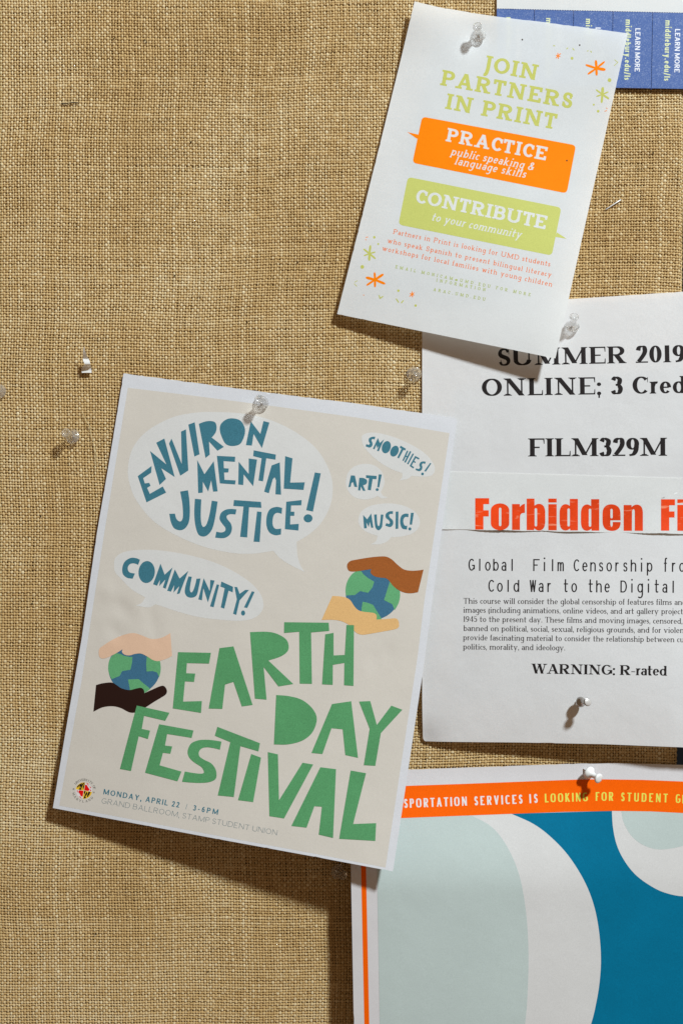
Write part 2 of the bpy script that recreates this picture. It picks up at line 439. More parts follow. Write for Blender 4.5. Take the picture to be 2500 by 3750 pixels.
F_SLAB_C = Font(.17, .15, wx=1.0, serif=.09, st=.10, sb=.08, space=.5)
F_TB = Font(.232, .078, wx=1.26, serif=.09, st=.045, sb=.02, space=.36, xh=.69, lw=.195, dot=.11)
F_TR = Font(.15, .07, wx=1.2, serif=.07, st=.05, sb=.035, space=.38, xh=.67, lw=.145, dot=.08)
F_MONO = Font(.115, .10, wx=1.0, mono=.69, xh=.76, sb=.05, dot=.075)
F_COND = Font(.16, .13, wx=.66, sq=3.2, sb=.09, space=.30)
F_BOLD = Font(.17, .145, wx=.98, sb=.07, space=.3, xh=.72, lw=.165)
F_OPEN = Font(.19, .165, wx=1.02, sb=.055, space=.26, xh=.74, lw=.185, asc=1.04)
F_LIGHT = Font(.062, .055, wx=1.06, sb=.09, space=.32)

EPS1, EPS2, EPS3, EPS4 = 1, 2, 3, 4

# ================================================================== board, wall
def edge_x(y): return 2511 - (y-400)*0.0110
wall = bpy.data.objects.new('wall', None)
me = bpy.data.meshes.new('wall'); bm = bmesh.new()
for q in [(-3000, -3000), (7000, -3000), (7000, 8000), (-3000, 8000)]:
    bm.verts.new(Vector(((q[0]-CX)*S, 0.045, -(q[1]-CY)*S)))
bm.faces.new(bm.verts[:]); bm.to_mesh(me); bm.free()
wall = link(bpy.data.objects.new('wall', me)); tag(wall, kind='structure')
def simple(name, col, rough=.6, metal=0, spec=.5):
    m = bpy.data.materials.new(name); m.use_nodes = True; nt = m.node_tree; b = nt.nodes['Principled BSDF']
    n = nd(nt, 'ShaderNodeTexNoise'); n.inputs['Scale'].default_value = 300; n.inputs['Detail'].default_value = 3
    tc = nd(nt, 'ShaderNodeTexCoord'); nt.links.new(tc.outputs['Object'], n.inputs['Vector'])
    mr = nd(nt, 'ShaderNodeMapRange'); mr.inputs[3].default_value = .85; mr.inputs[4].default_value = 1.15; nt.links.new(n.outputs['Fac'], mr.inputs[0])
    v = nd(nt, 'ShaderNodeVectorMath', operation='SCALE'); v.inputs[0].default_value = col; nt.links.new(mr.outputs[0], v.inputs['Scale'])
    nt.links.new(v.outputs[0], b.inputs['Base Color']); b.inputs['Roughness'].default_value = rough; b.inputs['Metallic'].default_value = metal
    b.inputs['Specular IOR Level'].default_value = spec
    return m
me.materials.append(simple('black_wall_paint', (.006, .006, .007), .9, 0, .1))

board = empty('bulletin_board', (0, 0, 0))
tag(board, 'burlap-covered bulletin board behind all the pinned posters', 'bulletin board')
bm = bmesh.new()
yt, yb_ = -330, 4100
front = []; H0 = -9.0
cols = [(-330, H0), (None, H0, -24), (None, H0-9, -8), (None, H0-22, -1), (None, -200, 0), (-330, -200)]
def bp(c, y):
    x = c[0] if c[0] is not None else edge_x(y)+c[2]
    return Vector(((x-CX)*S, -c[1]*S, -(y-CY)*S))
top = [bm.verts.new(bp(c, yt)) for c in cols]; bot = [bm.verts.new(bp(c, yb_)) for c in cols]
for i in range(len(cols)):
    j = (i+1) % len(cols); bm.faces.new([top[i], bot[i], bot[j], top[j]])
bm.faces.new(top); bm.faces.new(bot[::-1])
bmesh.ops.recalc_face_normals(bm, faces=bm.faces)
me = bpy.data.meshes.new('cork_panel'); bm.to_mesh(me); bm.free()
link(bpy.data.objects.new('cork_panel', me), board); me.materials.append(simple('brown_cork', (.16, .10, .03), .9, 0, .1))

# burlap weave: warp and weft yarns as real ribbons going over and under each other
PW, PF = 10.3, 10.2
def wob(x, y):
    dx = 5*np.sin(y/310+.6)+3*np.sin(y/137+x/800)+1.6*np.sin(y/61+x/240+1)
    dy = 6*np.sin(x/420+.3)+3*np.sin(x/171+y/700+2)+1.6*np.sin(x/73+y/260)
    return dx, dy
def in_quad(x, y, q):
    m = np.ones_like(x, bool)
    for i in range(len(q)):
        x0, y0 = q[i]; x1, y1 = q[(i+1) % len(q)]
        m &= ((x1-x0)*(y-y0)-(y1-y0)*(x-x0)) > 0
    return m
HIDE = [[(560, 1500), (1560, 1630), (1400, 2980), (420, 2800)], [(1590, 130), (2200, 220), (1960, 1200), (1380, 1080)],
        [(1660, 1430), (2900, 1300), (2900, 2560), (1660, 2560)], [(1450, 3000), (2900, 3000), (2900, 4200), (1450, 4200)]]
nx_ = int((edge_x(0)+260)/PW)+2; ny_ = int(4320/PF)
def yarns(n_th, n_cr, warp):
    """vertex grid of all yarns in one direction"""
    ns = n_cr*2
    amp = 2.8 if warp else 1.5
    i = np.arange(n_th)[:, None]; k = np.arange(ns)[None, :]
    j = k//2
    pos_t = i*(PW if warp else PF)-250.0+rng.normal(0, .55, (n_th, 1))
    # slow drift of each yarn
    dr = rng.normal(0, 1, (n_th, ns//14+3)); xi = np.linspace(0, ns//14+1, ns)
    drift = np.stack([np.interp(xi, np.arange(dr.shape[1]), d) for d in dr])*.6
    pos_t = pos_t+drift+rng.normal(0, .28, (n_th, ns))
    pos_l = k*(PF if warp else PW)/2-250.0+np.zeros((n_th, 1))
    over = np.where(((i+j) % 2 == 0) == warp, 1.0, -1.0)
    h = np.where(k % 2 == 0, over*amp, 0.0)+rng.normal(0, .30, (n_th, ns))
    base = (7.7 if warp else 7.5)*(1+rng.normal(0, .07, (n_th, 1)))
    wd = base*(1+.13*np.stack([np.interp(xi*1.7 % (dr.shape[1]-1), np.arange(dr.shape[1]), d) for d in dr]))
    slub = (rng.random((n_th, ns)) < .006).astype(float); kern = np.array([.25, .6, .9, 1, 1, .9, .6, .25])
    slub = np.stack([np.convolve(q, kern, 'same') for q in slub]).clip(0, 1)
    wd = np.clip(wd*(1+rng.normal(0, .06, (n_th, ns)))*(1+.35*slub), 4.2, 11)
    wd = np.where(k % 2 == 0, wd*np.where(over > 0, 1.08, .8), wd)
    tone = np.clip((.52 if warp else .40)+np.where(k % 2 == 0, over, 0)*(.24 if warp else .10)+.06*rng.normal(0, 1, (n_th, 1))+.08*rng.normal(0, 1, (n_th, ns))+.06*drift+.16*slub, 0, 1)  # yarn crowns lighter, under-crossings darker: highlight and shade painted into the colour
    X = pos_t if warp else pos_l; Y = pos_l if warp else pos_t
    X, Y = X+wob(X, Y)[0], Y+wob(X, Y)[1]
    prof = [(-.5, -2.0), (-.24, 1.0), (.24, 1.0), (.5, -2.0)]
    V = []; T = []
    for o, z in prof:
        xx = X+(o*wd if warp else 0); yy = Y+(0 if warp else o*wd)
        e = edge_x(yy); d = np.clip(xx-(e-22), 0, None)
        hh = h+z-4-np.minimum(d*d/22, 26)-np.clip(xx-e, 0, None)*4
        xx = np.minimum(xx, e+1.5)
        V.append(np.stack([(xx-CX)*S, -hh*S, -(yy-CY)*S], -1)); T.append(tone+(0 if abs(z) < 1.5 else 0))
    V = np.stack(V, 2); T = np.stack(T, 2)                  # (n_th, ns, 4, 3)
    idx = np.arange(n_th*ns*4).reshape(n_th, ns, 4)
    q = np.stack([idx[:, :-1, :-1], idx[:, 1:, :-1], idx[:, 1:, 1:], idx[:, :-1, 1:]], -1)
    xc, yc = X[:, :-1], Y[:, :-1]
    hid = (xc > edge_x(yc)+14)
    for hq in HIDE: hid |= in_quad(xc, yc, hq)
    keep = np.repeat((~hid)[:, :, None], 3, 2)
    q = q[keep]
    if warp: q = q[:, ::-1]
    return V.reshape(-1, 3), T.reshape(-1), q.reshape(-1, 4)
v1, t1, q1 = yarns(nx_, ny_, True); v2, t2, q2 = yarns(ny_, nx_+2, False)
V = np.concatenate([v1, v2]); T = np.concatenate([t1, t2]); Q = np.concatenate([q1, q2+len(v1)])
used = np.zeros(len(V), bool); used[Q.ravel()] = True; remap = np.cumsum(used)-1
V = V[used]; T = T[used]; Q = remap[Q]
def np_mesh(name, V, Q):
    k = Q.shape[1]; me = bpy.data.meshes.new(name)
    me.vertices.add(len(V)); me.vertices.foreach_set('co', V.astype(np.float32).ravel())
    me.loops.add(len(Q)*k); me.loops.foreach_set('vertex_index', Q.astype(np.int32).ravel())
    me.polygons.add(len(Q)); me.polygons.foreach_set('loop_start', (np.arange(len(Q))*k).astype(np.int32))
    me.polygons.foreach_set('loop_total', np.full(len(Q), k, np.int32))
    me.polygons.foreach_set('use_smooth', np.ones(len(Q), bool)); me.update(calc_edges=True)
    return me
me = np_mesh('burlap_cloth', V, Q)
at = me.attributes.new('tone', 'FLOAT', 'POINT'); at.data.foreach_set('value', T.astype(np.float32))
m = bpy.data.materials.new('jute_yarn'); m.use_nodes = True; nt = m.node_tree; b = nt.nodes['Principled BSDF']
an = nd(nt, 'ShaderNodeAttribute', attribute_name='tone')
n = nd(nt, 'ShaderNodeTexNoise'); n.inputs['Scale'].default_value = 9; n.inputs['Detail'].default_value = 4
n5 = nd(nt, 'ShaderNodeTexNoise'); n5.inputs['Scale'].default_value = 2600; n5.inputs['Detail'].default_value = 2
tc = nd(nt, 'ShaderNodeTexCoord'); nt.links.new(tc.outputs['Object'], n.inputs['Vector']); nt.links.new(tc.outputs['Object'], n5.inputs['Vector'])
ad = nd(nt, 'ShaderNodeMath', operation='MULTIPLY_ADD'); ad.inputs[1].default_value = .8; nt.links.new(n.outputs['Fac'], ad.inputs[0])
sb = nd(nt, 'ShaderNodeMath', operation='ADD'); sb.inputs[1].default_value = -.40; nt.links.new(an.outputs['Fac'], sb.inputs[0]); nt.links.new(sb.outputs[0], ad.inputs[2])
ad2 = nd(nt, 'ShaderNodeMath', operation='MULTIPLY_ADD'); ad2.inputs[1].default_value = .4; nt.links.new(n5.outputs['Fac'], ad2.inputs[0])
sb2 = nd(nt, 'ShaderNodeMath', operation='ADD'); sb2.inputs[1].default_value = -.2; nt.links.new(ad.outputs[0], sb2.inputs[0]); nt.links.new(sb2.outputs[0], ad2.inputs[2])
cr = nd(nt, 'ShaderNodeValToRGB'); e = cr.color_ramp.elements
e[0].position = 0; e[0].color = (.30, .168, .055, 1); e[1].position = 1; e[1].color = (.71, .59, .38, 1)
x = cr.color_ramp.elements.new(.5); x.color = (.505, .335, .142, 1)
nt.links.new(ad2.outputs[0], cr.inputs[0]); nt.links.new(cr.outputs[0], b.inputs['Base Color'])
b.inputs['Roughness'].default_value = .7; b.inputs['Specular IOR Level'].default_value = .25
bj = nd(nt, 'ShaderNodeBump'); bj.inputs['Strength'].default_value = .6; bj.inputs['Distance'].default_value = .0003
nt.links.new(n5.outputs['Fac'], bj.inputs['Height']); nt.links.new(bj.outputs[0], b.inputs['Normal'])
M_JUTE = m
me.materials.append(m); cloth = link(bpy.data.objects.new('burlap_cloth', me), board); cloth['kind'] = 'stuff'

# loose fibres on the cloth
def tube_mesh(name, paths, sides=4):
    Vv = []; Qq = []; 
    for P, r in paths:
        P = [Vector(p) for p in P]; base = len(Vv)
        for i, p in enumerate(P):
            d = (P[min(i+1, len(P)-1)]-P[max(i-1, 0)]).normalized()
            a = d.cross(Vector((0, 1, 0.01))).normalized(); c = d.cross(a).normalized()
            for k in range(sides):
                an = 2*math.pi*k/sides; q = p+(a*math.cos(an)+c*math.sin(an))*r; Vv.append(tuple(q))
        for i in range(len(P)-1):
            for k in range(sides):
                k2 = (k+1) % sides; Qq.append((base+i*sides+k, base+i*sides+k2, base+(i+1)*sides+k2, base+(i+1)*sides+k))
    return np_mesh(name, np.array(Vv), np.array(Qq))
paths = []
for i in range(3600):
    x = random.uniform(-100, 2480); y = random.uniform(-50, 3800)
    a = random.uniform(0, 2*math.pi); L = random.uniform(10, 34) if i % 30 else random.uniform(40, 80); cu = random.uniform(-1.6, 1.6); P = []
    n = 7
    for k in range(n):
        t = k/(n-1); h = 1+5*math.sin(math.pi*t)*random.uniform(.8, 1.2); P.append(tuple(P3(x, y, h))); 
        x += math.cos(a)*L/n; y += math.sin(a)*L/n; a += cu/n
    paths.append((P, random.uniform(.00005, .00009)))
for pp_ in ([(326, 1555), (340, 1610), (352, 1655), (362, 1700)], [(300, 1505), (318, 1545), (338, 1570)], [(346, 1640), (352, 1690), (350, 1730)]):
    paths.append(([tuple(P3(p[0], p[1], 5)) for p in pp_], .00014))
me = tube_mesh('loose_fibers', paths, 3); me.materials.append(simple('jute_fibre', (.62, .5, .28), .6))
o = link(bpy.data.objects.new('loose_fibers', me), board); o['kind'] = 'stuff'

M_DK = simple('dark_hole', (.012, .008, .004), 1, 0, 0)
for hx, hy in ((168, 150), (418, 141), (530, 147), (536, 154), (640, 1010), (118, 2210), (905, 1180), (1090, 960), (150, 1890), (352, 3420), (760, 3560), (545, 3330), (2390, 560), (2120, 1010), (1385, 1240), (700, 520)):
    bm = bmesh.new(); vs_ = [bm.verts.new(Vector(P3(hx+a*math.cos(i*.9), hy+a*math.sin(i*.9), 1.2))) for i, a in enumerate([random.uniform(2.2, 4.2) for _ in range(7)])]
    bm.faces.new(vs_); me = bpy.data.meshes.new('pin_hole'); bm.to_mesh(me); bm.free(); me.materials.append(M_DK); link(bpy.data.objects.new('pin_hole', me), board)

# ================================================================== posters
def bil(c):
    """returns function (x,y)->(u,v) of a four-cornered sheet TL,TR,BR,BL"""
    (x0, y0), (x1, y1), (x2, y2), (x3, y3) = c
    def f(x, y):
        u = np.full(np.shape(x), .5); v = np.full(np.shape(x), .5)
        for _ in range(6):
            px = (1-u)*(1-v)*x0+u*(1-v)*x1+u*v*x2+(1-u)*v*x3-x
            py = (1-u)*(1-v)*y0+u*(1-v)*y1+u*v*y2+(1-u)*v*y3-y
            a = (1-v)*(x1-x0)+v*(x2-x3); bb = (1-u)*(x3-x0)+u*(x2-x1)
            cc = (1-v)*(y1-y0)+v*(y2-y3); d = (1-u)*(y3-y0)+u*(y2-y1)
            det = a*d-bb*cc; u = u-(px*d-bb*py)/det; v = v-(a*py-cc*px)/det
        return u, v
    return f
def gs(x, y, cx, cy, sx, sy=None, rot=0):
    sy = sy or sx; r = math.radians(rot); dx = x-cx; dy = y-cy
    a = dx*math.cos(r)+dy*math.sin(r); b_ = -dx*math.sin(r)+dy*math.cos(r)
    return np.exp(-(a/sx)**2-(b_/sy)**2)
ss = lambda t: np.clip(t, 0, 1)**2*(3-2*np.clip(t, 0, 1))

# ---- tear-off flyer, top right -------------------------------------------------
def H_tear(x, y): return 10+2*np.sin(x/170)+0*y
T1 = TR(1780, 0, 2.178)
M_BLUE = paperish('blue_print', (68, 96, 156), trans=.02, grain=.12, fibre=.32)
M_NAVY = paperish('perforation_navy', (25, 50, 105), trans=0)  # dark navy for the perforation dashes
M_LIME = paperish('pale_lime_print', (206, 216, 172), trans=.05)
M_LETW = paperish('white_print', (220, 226, 236), trans=.05)
tear = Sheet('tear_off_flyer', 'white flyer with a row of blue tear-off tabs in the top right corner', 'flyer', H_tear, (2300, 10),
             [(1817.5, -620), (2940, -620), (2940, 57.6), (2500, 47.5), (2388, 45), (2243, 41.8), (2099, 38.6), (1955, 35.4), (1818, 32)], M_WHITE)
xt = [1817.8, 1955.4, 2099, 2243, 2388.4, 2533.8, 2679, 2824, 2940]
for i in range(8):
    g = .7
    a, b_ = xt[i]+(g if i else 0), xt[i+1]-g; yy = lambda x: 32+(x-1817.8)*.0226; yb2 = lambda x: 314.5+(x-1820)*.0157
    tab = tear.add('tear_off_tab', [[(a, yy(a)), (b_, yy(b_)), (b_-5.5, yb2(b_-5.5)), (a-5.5*(i > 0), yb2(a-5.5))]], M_BLUE, 0)
    if i < 7:
        dash = []
        for k in range(28):
            y = 52+k*10; xx = xt[i+1]-5.5*(y-32)/285; dash.append(bar(xx, y, xx, y+6, 3.0))
        tear.add('perforation', dash, M_NAVY, 1, parent=tab)
    if i < 5:
        dx = (i-4)*145.4; dy = (i-4)*2.9
        k = lambda X, Y: (2300+X/5.88+dx, Y/5.88+dy)
        tear.add('lettering', text('LEARN MORE', F_OPEN, 19, k(998, 625), k(983, 1560)), M_LETW, 1, parent=tab)
        tear.add('lettering', text('middlebury.edu/ls', F_OPEN, 20.5, k(790, 437), k(762, 1738)), M_LIME, 1, parent=tab)
dash = []
x = 1820
while x < 2940: y = 32+(x-1817.8)*.0226; dash.append(bar(x, y, x+5, y+.1, 2.4)); x += 9.1
tear.add('perforation', dash, M_NAVY, 1)

# ---- film course page ----------------------------------------------------------
PC = [(1545, 1152), (2771, 1052), (2779, 2748), (1549, 2718)]
uvp = bil(PC)
def H_page(x, y):
    u, v = uvp(x, y)
    h = 9+2.0*np.sin(x/190+y/400)+ss((v-.45)/.55)*(10+64*np.clip((x-1560)/900, 0, 1))
    h = h-14*gs(x, y, 1546, 2722, 62)*.8
    h = h-2.2*gs(x, y, 1700, 2560, 120, 260, 20)+1.6*gs(x, y, 2350, 2450, 200, 120, -20)
    return np.maximum(h, 4)
film = Sheet('film_course_page', 'white office-paper page reading SUMMER 2019 ONLINE, right side, with a pasted red Forbidden strip', 'paper notice', H_page, (2092, 1200),
             smooth([(1545, 1152, True), (2080, 1095.5, True), (2500, 1068, True), (2771, 1052, True), (2779, 2748, True), (2500, 2737, True), (2200, 2725, True), (1900, 2719, True), (1680, 2717, False), (1580, 2715, False), (1551, 2710, False), (1547, 2670, False), (1545, 2560, True), (1545, 1800, True)], 5), M_PAGE)
M_BLK = paperish('black_toner', (38, 35, 36), trans=.0, rough=.4, grain=.1)
M_BLK2 = paperish('grey_black_toner', (62, 58, 58), trans=.0, rough=.4, grain=.1)
k3 = lambda X, Y: (1500+X/1.568, 1250+Y/1.568)
k4 = lambda X, Y: (1500+X/1.568, 2000+Y/1.568)
film.add('lettering', text('SUMMER 2019', F_TB, 62, k3(507, 140), k3(1578, 118)), M_BLK, 1)
film.add('lettering', text('ONLINE; 3 Cred', F_TB, 63, k3(413, 314), k3(1585, 297)), M_BLK, 1)
film.add('lettering', text('FILM329M', F_TB, 66, k3(678, 661), k3(1475, 657)), M_BLK, 1)
mono = lambda s, X, Y, X1, Y1: text(s, F_MONO, 44, k4(X, Y), k4(X1, Y1), fit=True)
film.add('lettering', mono('Global  Film Censorship fro', 334, 141, 1580, 148), M_BLK, 1)
film.add('lettering', mono('Cold War to the Digital', 448, 262, 1530, 268), M_BLK, 1)
body = [('This course will consider the global censorship of features films and', 307, 330, 1585, 338),
        ('images (including animations, online videos, and art gallery project', 307, 382, 1567, 391),
        ('1945 to the present day. These films and moving images, censored,', 307, 434, 1563, 446),
        ('banned on political, social, sexual, religious grounds, and for violen', 307, 487, 1572, 499),
        ('provide fascinating material to consider the relationship between cu', 305, 540, 1572, 552),
        ('politics, morality, and ideology.', 305, 593, 890, 599)]
for s_, a, b_, c, d in body: film.add('lettering', text(s_, F_TR, 20.5, k4(a, b_), k4(c, d)), M_BLK2, 1)
film.add('lettering', text('WARNING: R-rated', F_TB, 36, k4(695, 731), k4(1475, 744)), M_BLK, 1)
# pasted strip
def H_strip(x, y):
    t = np.clip((y-1725)/220, 0, 1)
    return H_page(x, y)+1.2+t**3*(3.0+2.6*np.sin(x/47+.6)+1.8*np.sin(x/103+2)+2.5*gs(x, y, 1640, 1940, 40))
strip_o = [(1580, 1724)]+[(x, 1724+(x-1580)*.028) for x in range(1700, 2770, 120)]+[(2770, 1757)]
bots = []
for x in np.arange(2770, 1579, -18): bots.append((float(x), 1938+(x-1620)*.0195+.8*math.sin(x/23)))
strip = film.add('pasted_strip', [strip_o+bots], M_WHITE, 0, label='glued paper strip with red Forbidden lettering', H=H_strip)
k5 = TR(1700, 1780, 1.96)
def M_red():
    m = paperish('red_orange_marker_print', (222, 64, 6), trans=0, rough=.4, spec=.3, coat=.12, grain=.09, blotch=.22, bump=.5)
    nt = m.node_tree; bs = nt.nodes['Principled BSDF']; src = bs.inputs['Base Color'].links[0].from_socket
    tc = [n for n in nt.nodes if n.type == 'TEX_COORD'][0]
    mp = nd(nt, 'ShaderNodeMapping'); mp.inputs['Scale'].default_value = (60, 60, 330); mp.inputs['Rotation'].default_value = (0, .12, 0)
    nt.links.new(tc.outputs['Object'], mp.inputs[0])
    n = nd(nt, 'ShaderNodeTexNoise'); n.inputs['Scale'].default_value = 1; n.inputs['Detail'].default_value = 5; n.inputs['Distortion'].default_value = .6
    nt.links.new(mp.outputs[0], n.inputs['Vector'])
    r = nd(nt, 'ShaderNodeMapRange'); r.inputs[1].default_value = .60; r.inputs[2].default_value = .74; nt.links.new(n.outputs['Fac'], r.inputs[0])
    mx = nd(nt, 'ShaderNodeMix', data_type='RGBA'); nt.links.new(r.outputs[0], mx.inputs['Factor']); nt.links.new(src, mx.inputs['A'])
    mx.inputs['B'].default_value = (.85, .34, .20, 1); nt.links.new(mx.outputs['Result'], bs.inputs['Base Color'])
    return m
M_RED = M_red()
def rr(x0, y0, x1, y1, r, n=7):
    o = []
    for cx, cy, a0 in ((x1-r, y0+r, -90), (x1-r, y1-r, 0), (x0+r, y1-r, 90), (x0+r, y0+r, 180)):
        for k in range(n): a = math.radians(a0+90*k/(n-1)); o.append((cx+r*math.cos(a), cy+r*math.sin(a)))
    return o
def er(x0, y0, x1, y1, ry=34, n=7):      # rounded by half-width ellipses
    o = []; rx = (x1-x0)/2
    for cx, cy, a0 in ((x0+rx, y0+ry, -90), (x0+rx, y1-ry, 0), (x0+rx, y1-ry, 90), (x0+rx, y0+ry, 180)):
        for k in range(n): a = math.radians(a0+90*k/(n-1)); o.append((cx+rx*math.cos(a), cy+ry*math.sin(a)))
    return o
def fL(x, dy=0): return [(x, 87+dy), (x+100, 87+dy), (x+100, 130+dy), (x+59, 130+dy), (x+59, 174+dy), (x+97, 174+dy), (x+97, 218+dy), (x+59, 218+dy), (x+59, 312+dy), (x, 312+dy)]
def soften(p, lim=58, k=2):
    for _ in range(k):
        o = []
        for i in range(len(p)):
            a, b_, c = Vector(p[i-1]), Vector(p[i]), Vector(p[(i+1) % len(p)]); u = b_-a; v = c-b_
            if u.length > 1e-3 and v.length > 1e-3 and 3 < math.degrees(u.angle(v)) < lim:
                d = min(u.length, v.length)*.3
                q1 = b_-u.normalized()*d; q2 = b_+v.normalized()*d; o += [(q1.x, q1.y), (q2.x, q2.y)]
            else: o.append((b_.x, b_.y))
        p = o
    return p
def heavy():
    L = []
    def hole(x, y0, y1, w=18): return er(x, y0, x+w, y1, 9, 5)
    L.append((fL(76), []))
    L.append((er(188, 124, 320, 317, 48), [hole(246, 155, 288)]))
    L.append(([(340, 129), (396, 129), (396, 150), (410, 134), (432, 126), (432, 192), (412, 194), (400, 204), (397, 222), (397, 315), (340, 315)], []))
    bo = [(445, 90), (501, 90), (501, 140), (520, 128), (545, 127), (566, 140), (578, 170), (578, 272), (568, 304), (545, 320), (518, 318), (500, 303), (497, 316), (445, 316)]
    L.append((bo, [hole(502, 158, 290)]))
    L.append(([(600, 90), (660, 90), (660, 118), (600, 118)], [])); L.append(([(600, 130), (660, 130), (660, 317), (600, 317)], []))
    for dx, dy in ((0, 0), (153, 2)):
        d = [(812, 92), (754, 92), (754, 142), (738, 131), (716, 129), (694, 142), (681, 172), (681, 272), (690, 304), (714, 320), (740, 317), (756, 304), (758, 318), (812, 318)]
        d = [(x+dx, y+dy) for x, y in d]; L.append((d[::-1], [hole(737+dx, 160+dy, 290+dy)]))
    eo = er(988, 131, 1118, 323, 50); 
    e_ = [(1118, 246), (1045, 246), (1045, 282), (1053, 294), (1062, 284), (1062, 258), (1118, 258), (1118, 280), (1104, 308), (1075, 322), (1040, 322), (1008, 310), (990, 280), (988, 220), (990, 170), (1008, 142), (1035, 131), (1070, 131), (1100, 145), (1116, 172), (1118, 210)]
    L.append((e_, [er(1045, 163, 1062, 232, 9, 5)]))
    L.append(([(1140, 136), (1197, 136), (1197, 150), (1218, 134), (1245, 132), (1268, 146), (1278, 175), (1278, 321), (1220, 321), (1220, 176), (1213, 164), (1200, 174), (1199, 321), (1140, 321)], []))
    L.append(([(x, y) for x, y in fL(1408, 8)], [])); L.append(([(1525, 95), (1585, 95), (1585, 122), (1525, 122)], [])); L.append(([(1525, 135), (1585, 135), (1585, 321), (1525, 321)], []))
    out = []
    for a, hs in L:
        a = soften(k5(a)); hs = [k5(h) for h in hs]; out.append((a, hs))
    return out
film.add('lettering', heavy(), M_RED, 1, parent=strip, H=H_strip, label='heavy red-orange Forbidden lettering with worn creases')

# ---- transport poster ----------------------------------------------------------
def H_tr(x, y):
    t = ss((y-2800)/470)
    h = 12+t*(95-70*ss((x-1300)/1300))+np.clip((1900-x)/600, 0, 1)*30*(1-t)
    return h+2*np.sin(x/260)
lx = lambda y: 1278+(y-2850)*.019
tp_out = [(lx(2828), 2828), (1500, 2818), (1785, 2808), (2000, 2800), (2120, 2796), (2253, 2795), (2500, 2801), (2900, 2820), (2900, 4080), (lx(4080), 4080)]
tpo = Sheet('job_poster', 'large poster with orange banner over blue, white and aqua curves, at the bottom right', 'poster', H_tr, (2150, 2826), tp_out, M_TPOSTER)
M_OR = paperish('orange_print', (246, 100, 2), trans=.0, rough=.6, spec=.08, grain=.08)
M_AQ = paperish('pale_aqua_print', (186, 202, 201), trans=.0, rough=.45, grain=.05)
M_BL = paperish('deep_blue_print', (0, 112, 150), trans=.0, rough=.6, spec=.1, grain=.10, blotch=.05)
M_CW = paperish('cool_white_print', (210, 213, 214), trans=.0, rough=.45)
k6 = TR(1250, 2750, 1.2544)
xa = lambda y: 1380+(y-3170)*.0172
tpo.add('blue_field', [[(xa(2985), 2990), (1879, 2980), (2240, 2969.5), (2500, 2977), (2900, 2995), (2900, 4000), (xa(4000), 4000)]], M_BL, 1)
white_r = smooth(k6(pts('1145,1254 1160,1190 1182,1080 1190,950 1180,820 1155,700 1110,590 1040,480 960,395 880,335 775,286*')), 5)
tpo.add('white_curve', [[(xa(2985), 2989)]+[(q[0], q[1]) for q in reversed(smooth(k6(pts('1020,1568* 1095,1400 1145,1254 1168,1160 1184,1060 1190,950 1180,820 1155,700 1110,590 1040,480 960,395 880,335 778,288*')), 5)[:-0 or None]) if q[1] < 4000.5 and q[0] > 1500]+[(xa(4000), 4000)]], M_CW, 2)
aq = [q for q in reversed(smooth(k6(pts('760,1568* 810,1400 842,1254 855,1080 857,900 845,730 815,570 760,440 690,350 600,298*')), 5)) if q[0] > 1650]
tpo.add('aqua_shape', [[(xa(2985), 2993), (1700, 2986.5)]+aq+[(xa(4000), 4000)]], M_AQ, 3)
tpo.add('white_curve', [smooth(k6(pts('1240,272* 1245,350 1262,430 1295,500 1345,565 1410,615 1480,650 1568,668 1680,662 1790,620 1880,540 1930,440 1950,290*')), 5)], M_CW, 2)
tpo.add('aqua_shape', [smooth(k6(pts('1283,274* 1295,330 1330,390 1380,430 1440,451 1500,450 1568,435 1660,400 1740,340 1760,284*')), 5)], M_AQ, 3)
bt = [(lx(2880)+38, 2882), (1485, 2878), (1700, 2870.5), (1972, 2860), (2120, 2854.5), (2210, 2854), (2350, 2856), (2500, 2862), (2900, 2884)]
bb_ = [(2900, 3000), (2500, 2977.5), (2380, 2971.5), (2240, 2969.5), (2060, 2973), (1879, 2980), (1469, 2996), (lx(3000)+38, 3001)]
band = tpo.add('orange_banner', [bt+bb_], M_OR, 4)
tpo.add('orange_rule', [[(lx(3000)+37, 3000), (lx(3000)+55, 3000), (lx(4080)+57, 4080), (lx(4080)+39, 4080)]], M_OR, 1)
k7 = lambda X, Y: (1450+X/1.4933, 2780+Y/1.4933)
M_LW2 = paperish('white_banner_letters', (226, 224, 226), trans=0); M_YL = paperish('lime_banner_letters', (224, 224, 92), trans=0)
tpo.add('lettering', text('SPORTATION', F_COND, 33, k7(44, 267), k7(387, 254))+text('SERVICES', F_COND, 33, k7(428, 253), k7(690, 243))+text('IS', F_COND, 33, k7(728, 241), k7(773, 239)), M_LW2, 5, parent=band)
tpo.add('lettering', text('LOOKING', F_COND, 32, k7(812, 237), k7(1047, 230))+text('FOR', F_COND, 32, k7(1089, 228), k7(1185, 228))+text('STUDENT', F_COND, 32, k7(1228, 230), k7(1482, 237))+text('G', F_COND, 32, k7(1526, 239.5), k7(1552, 240))+[bar(1450+1566/1.4933, 2780+196/1.4933, 1450+1566/1.4933, 2780+242/1.4933, 5)], M_YL, 5, parent=band)

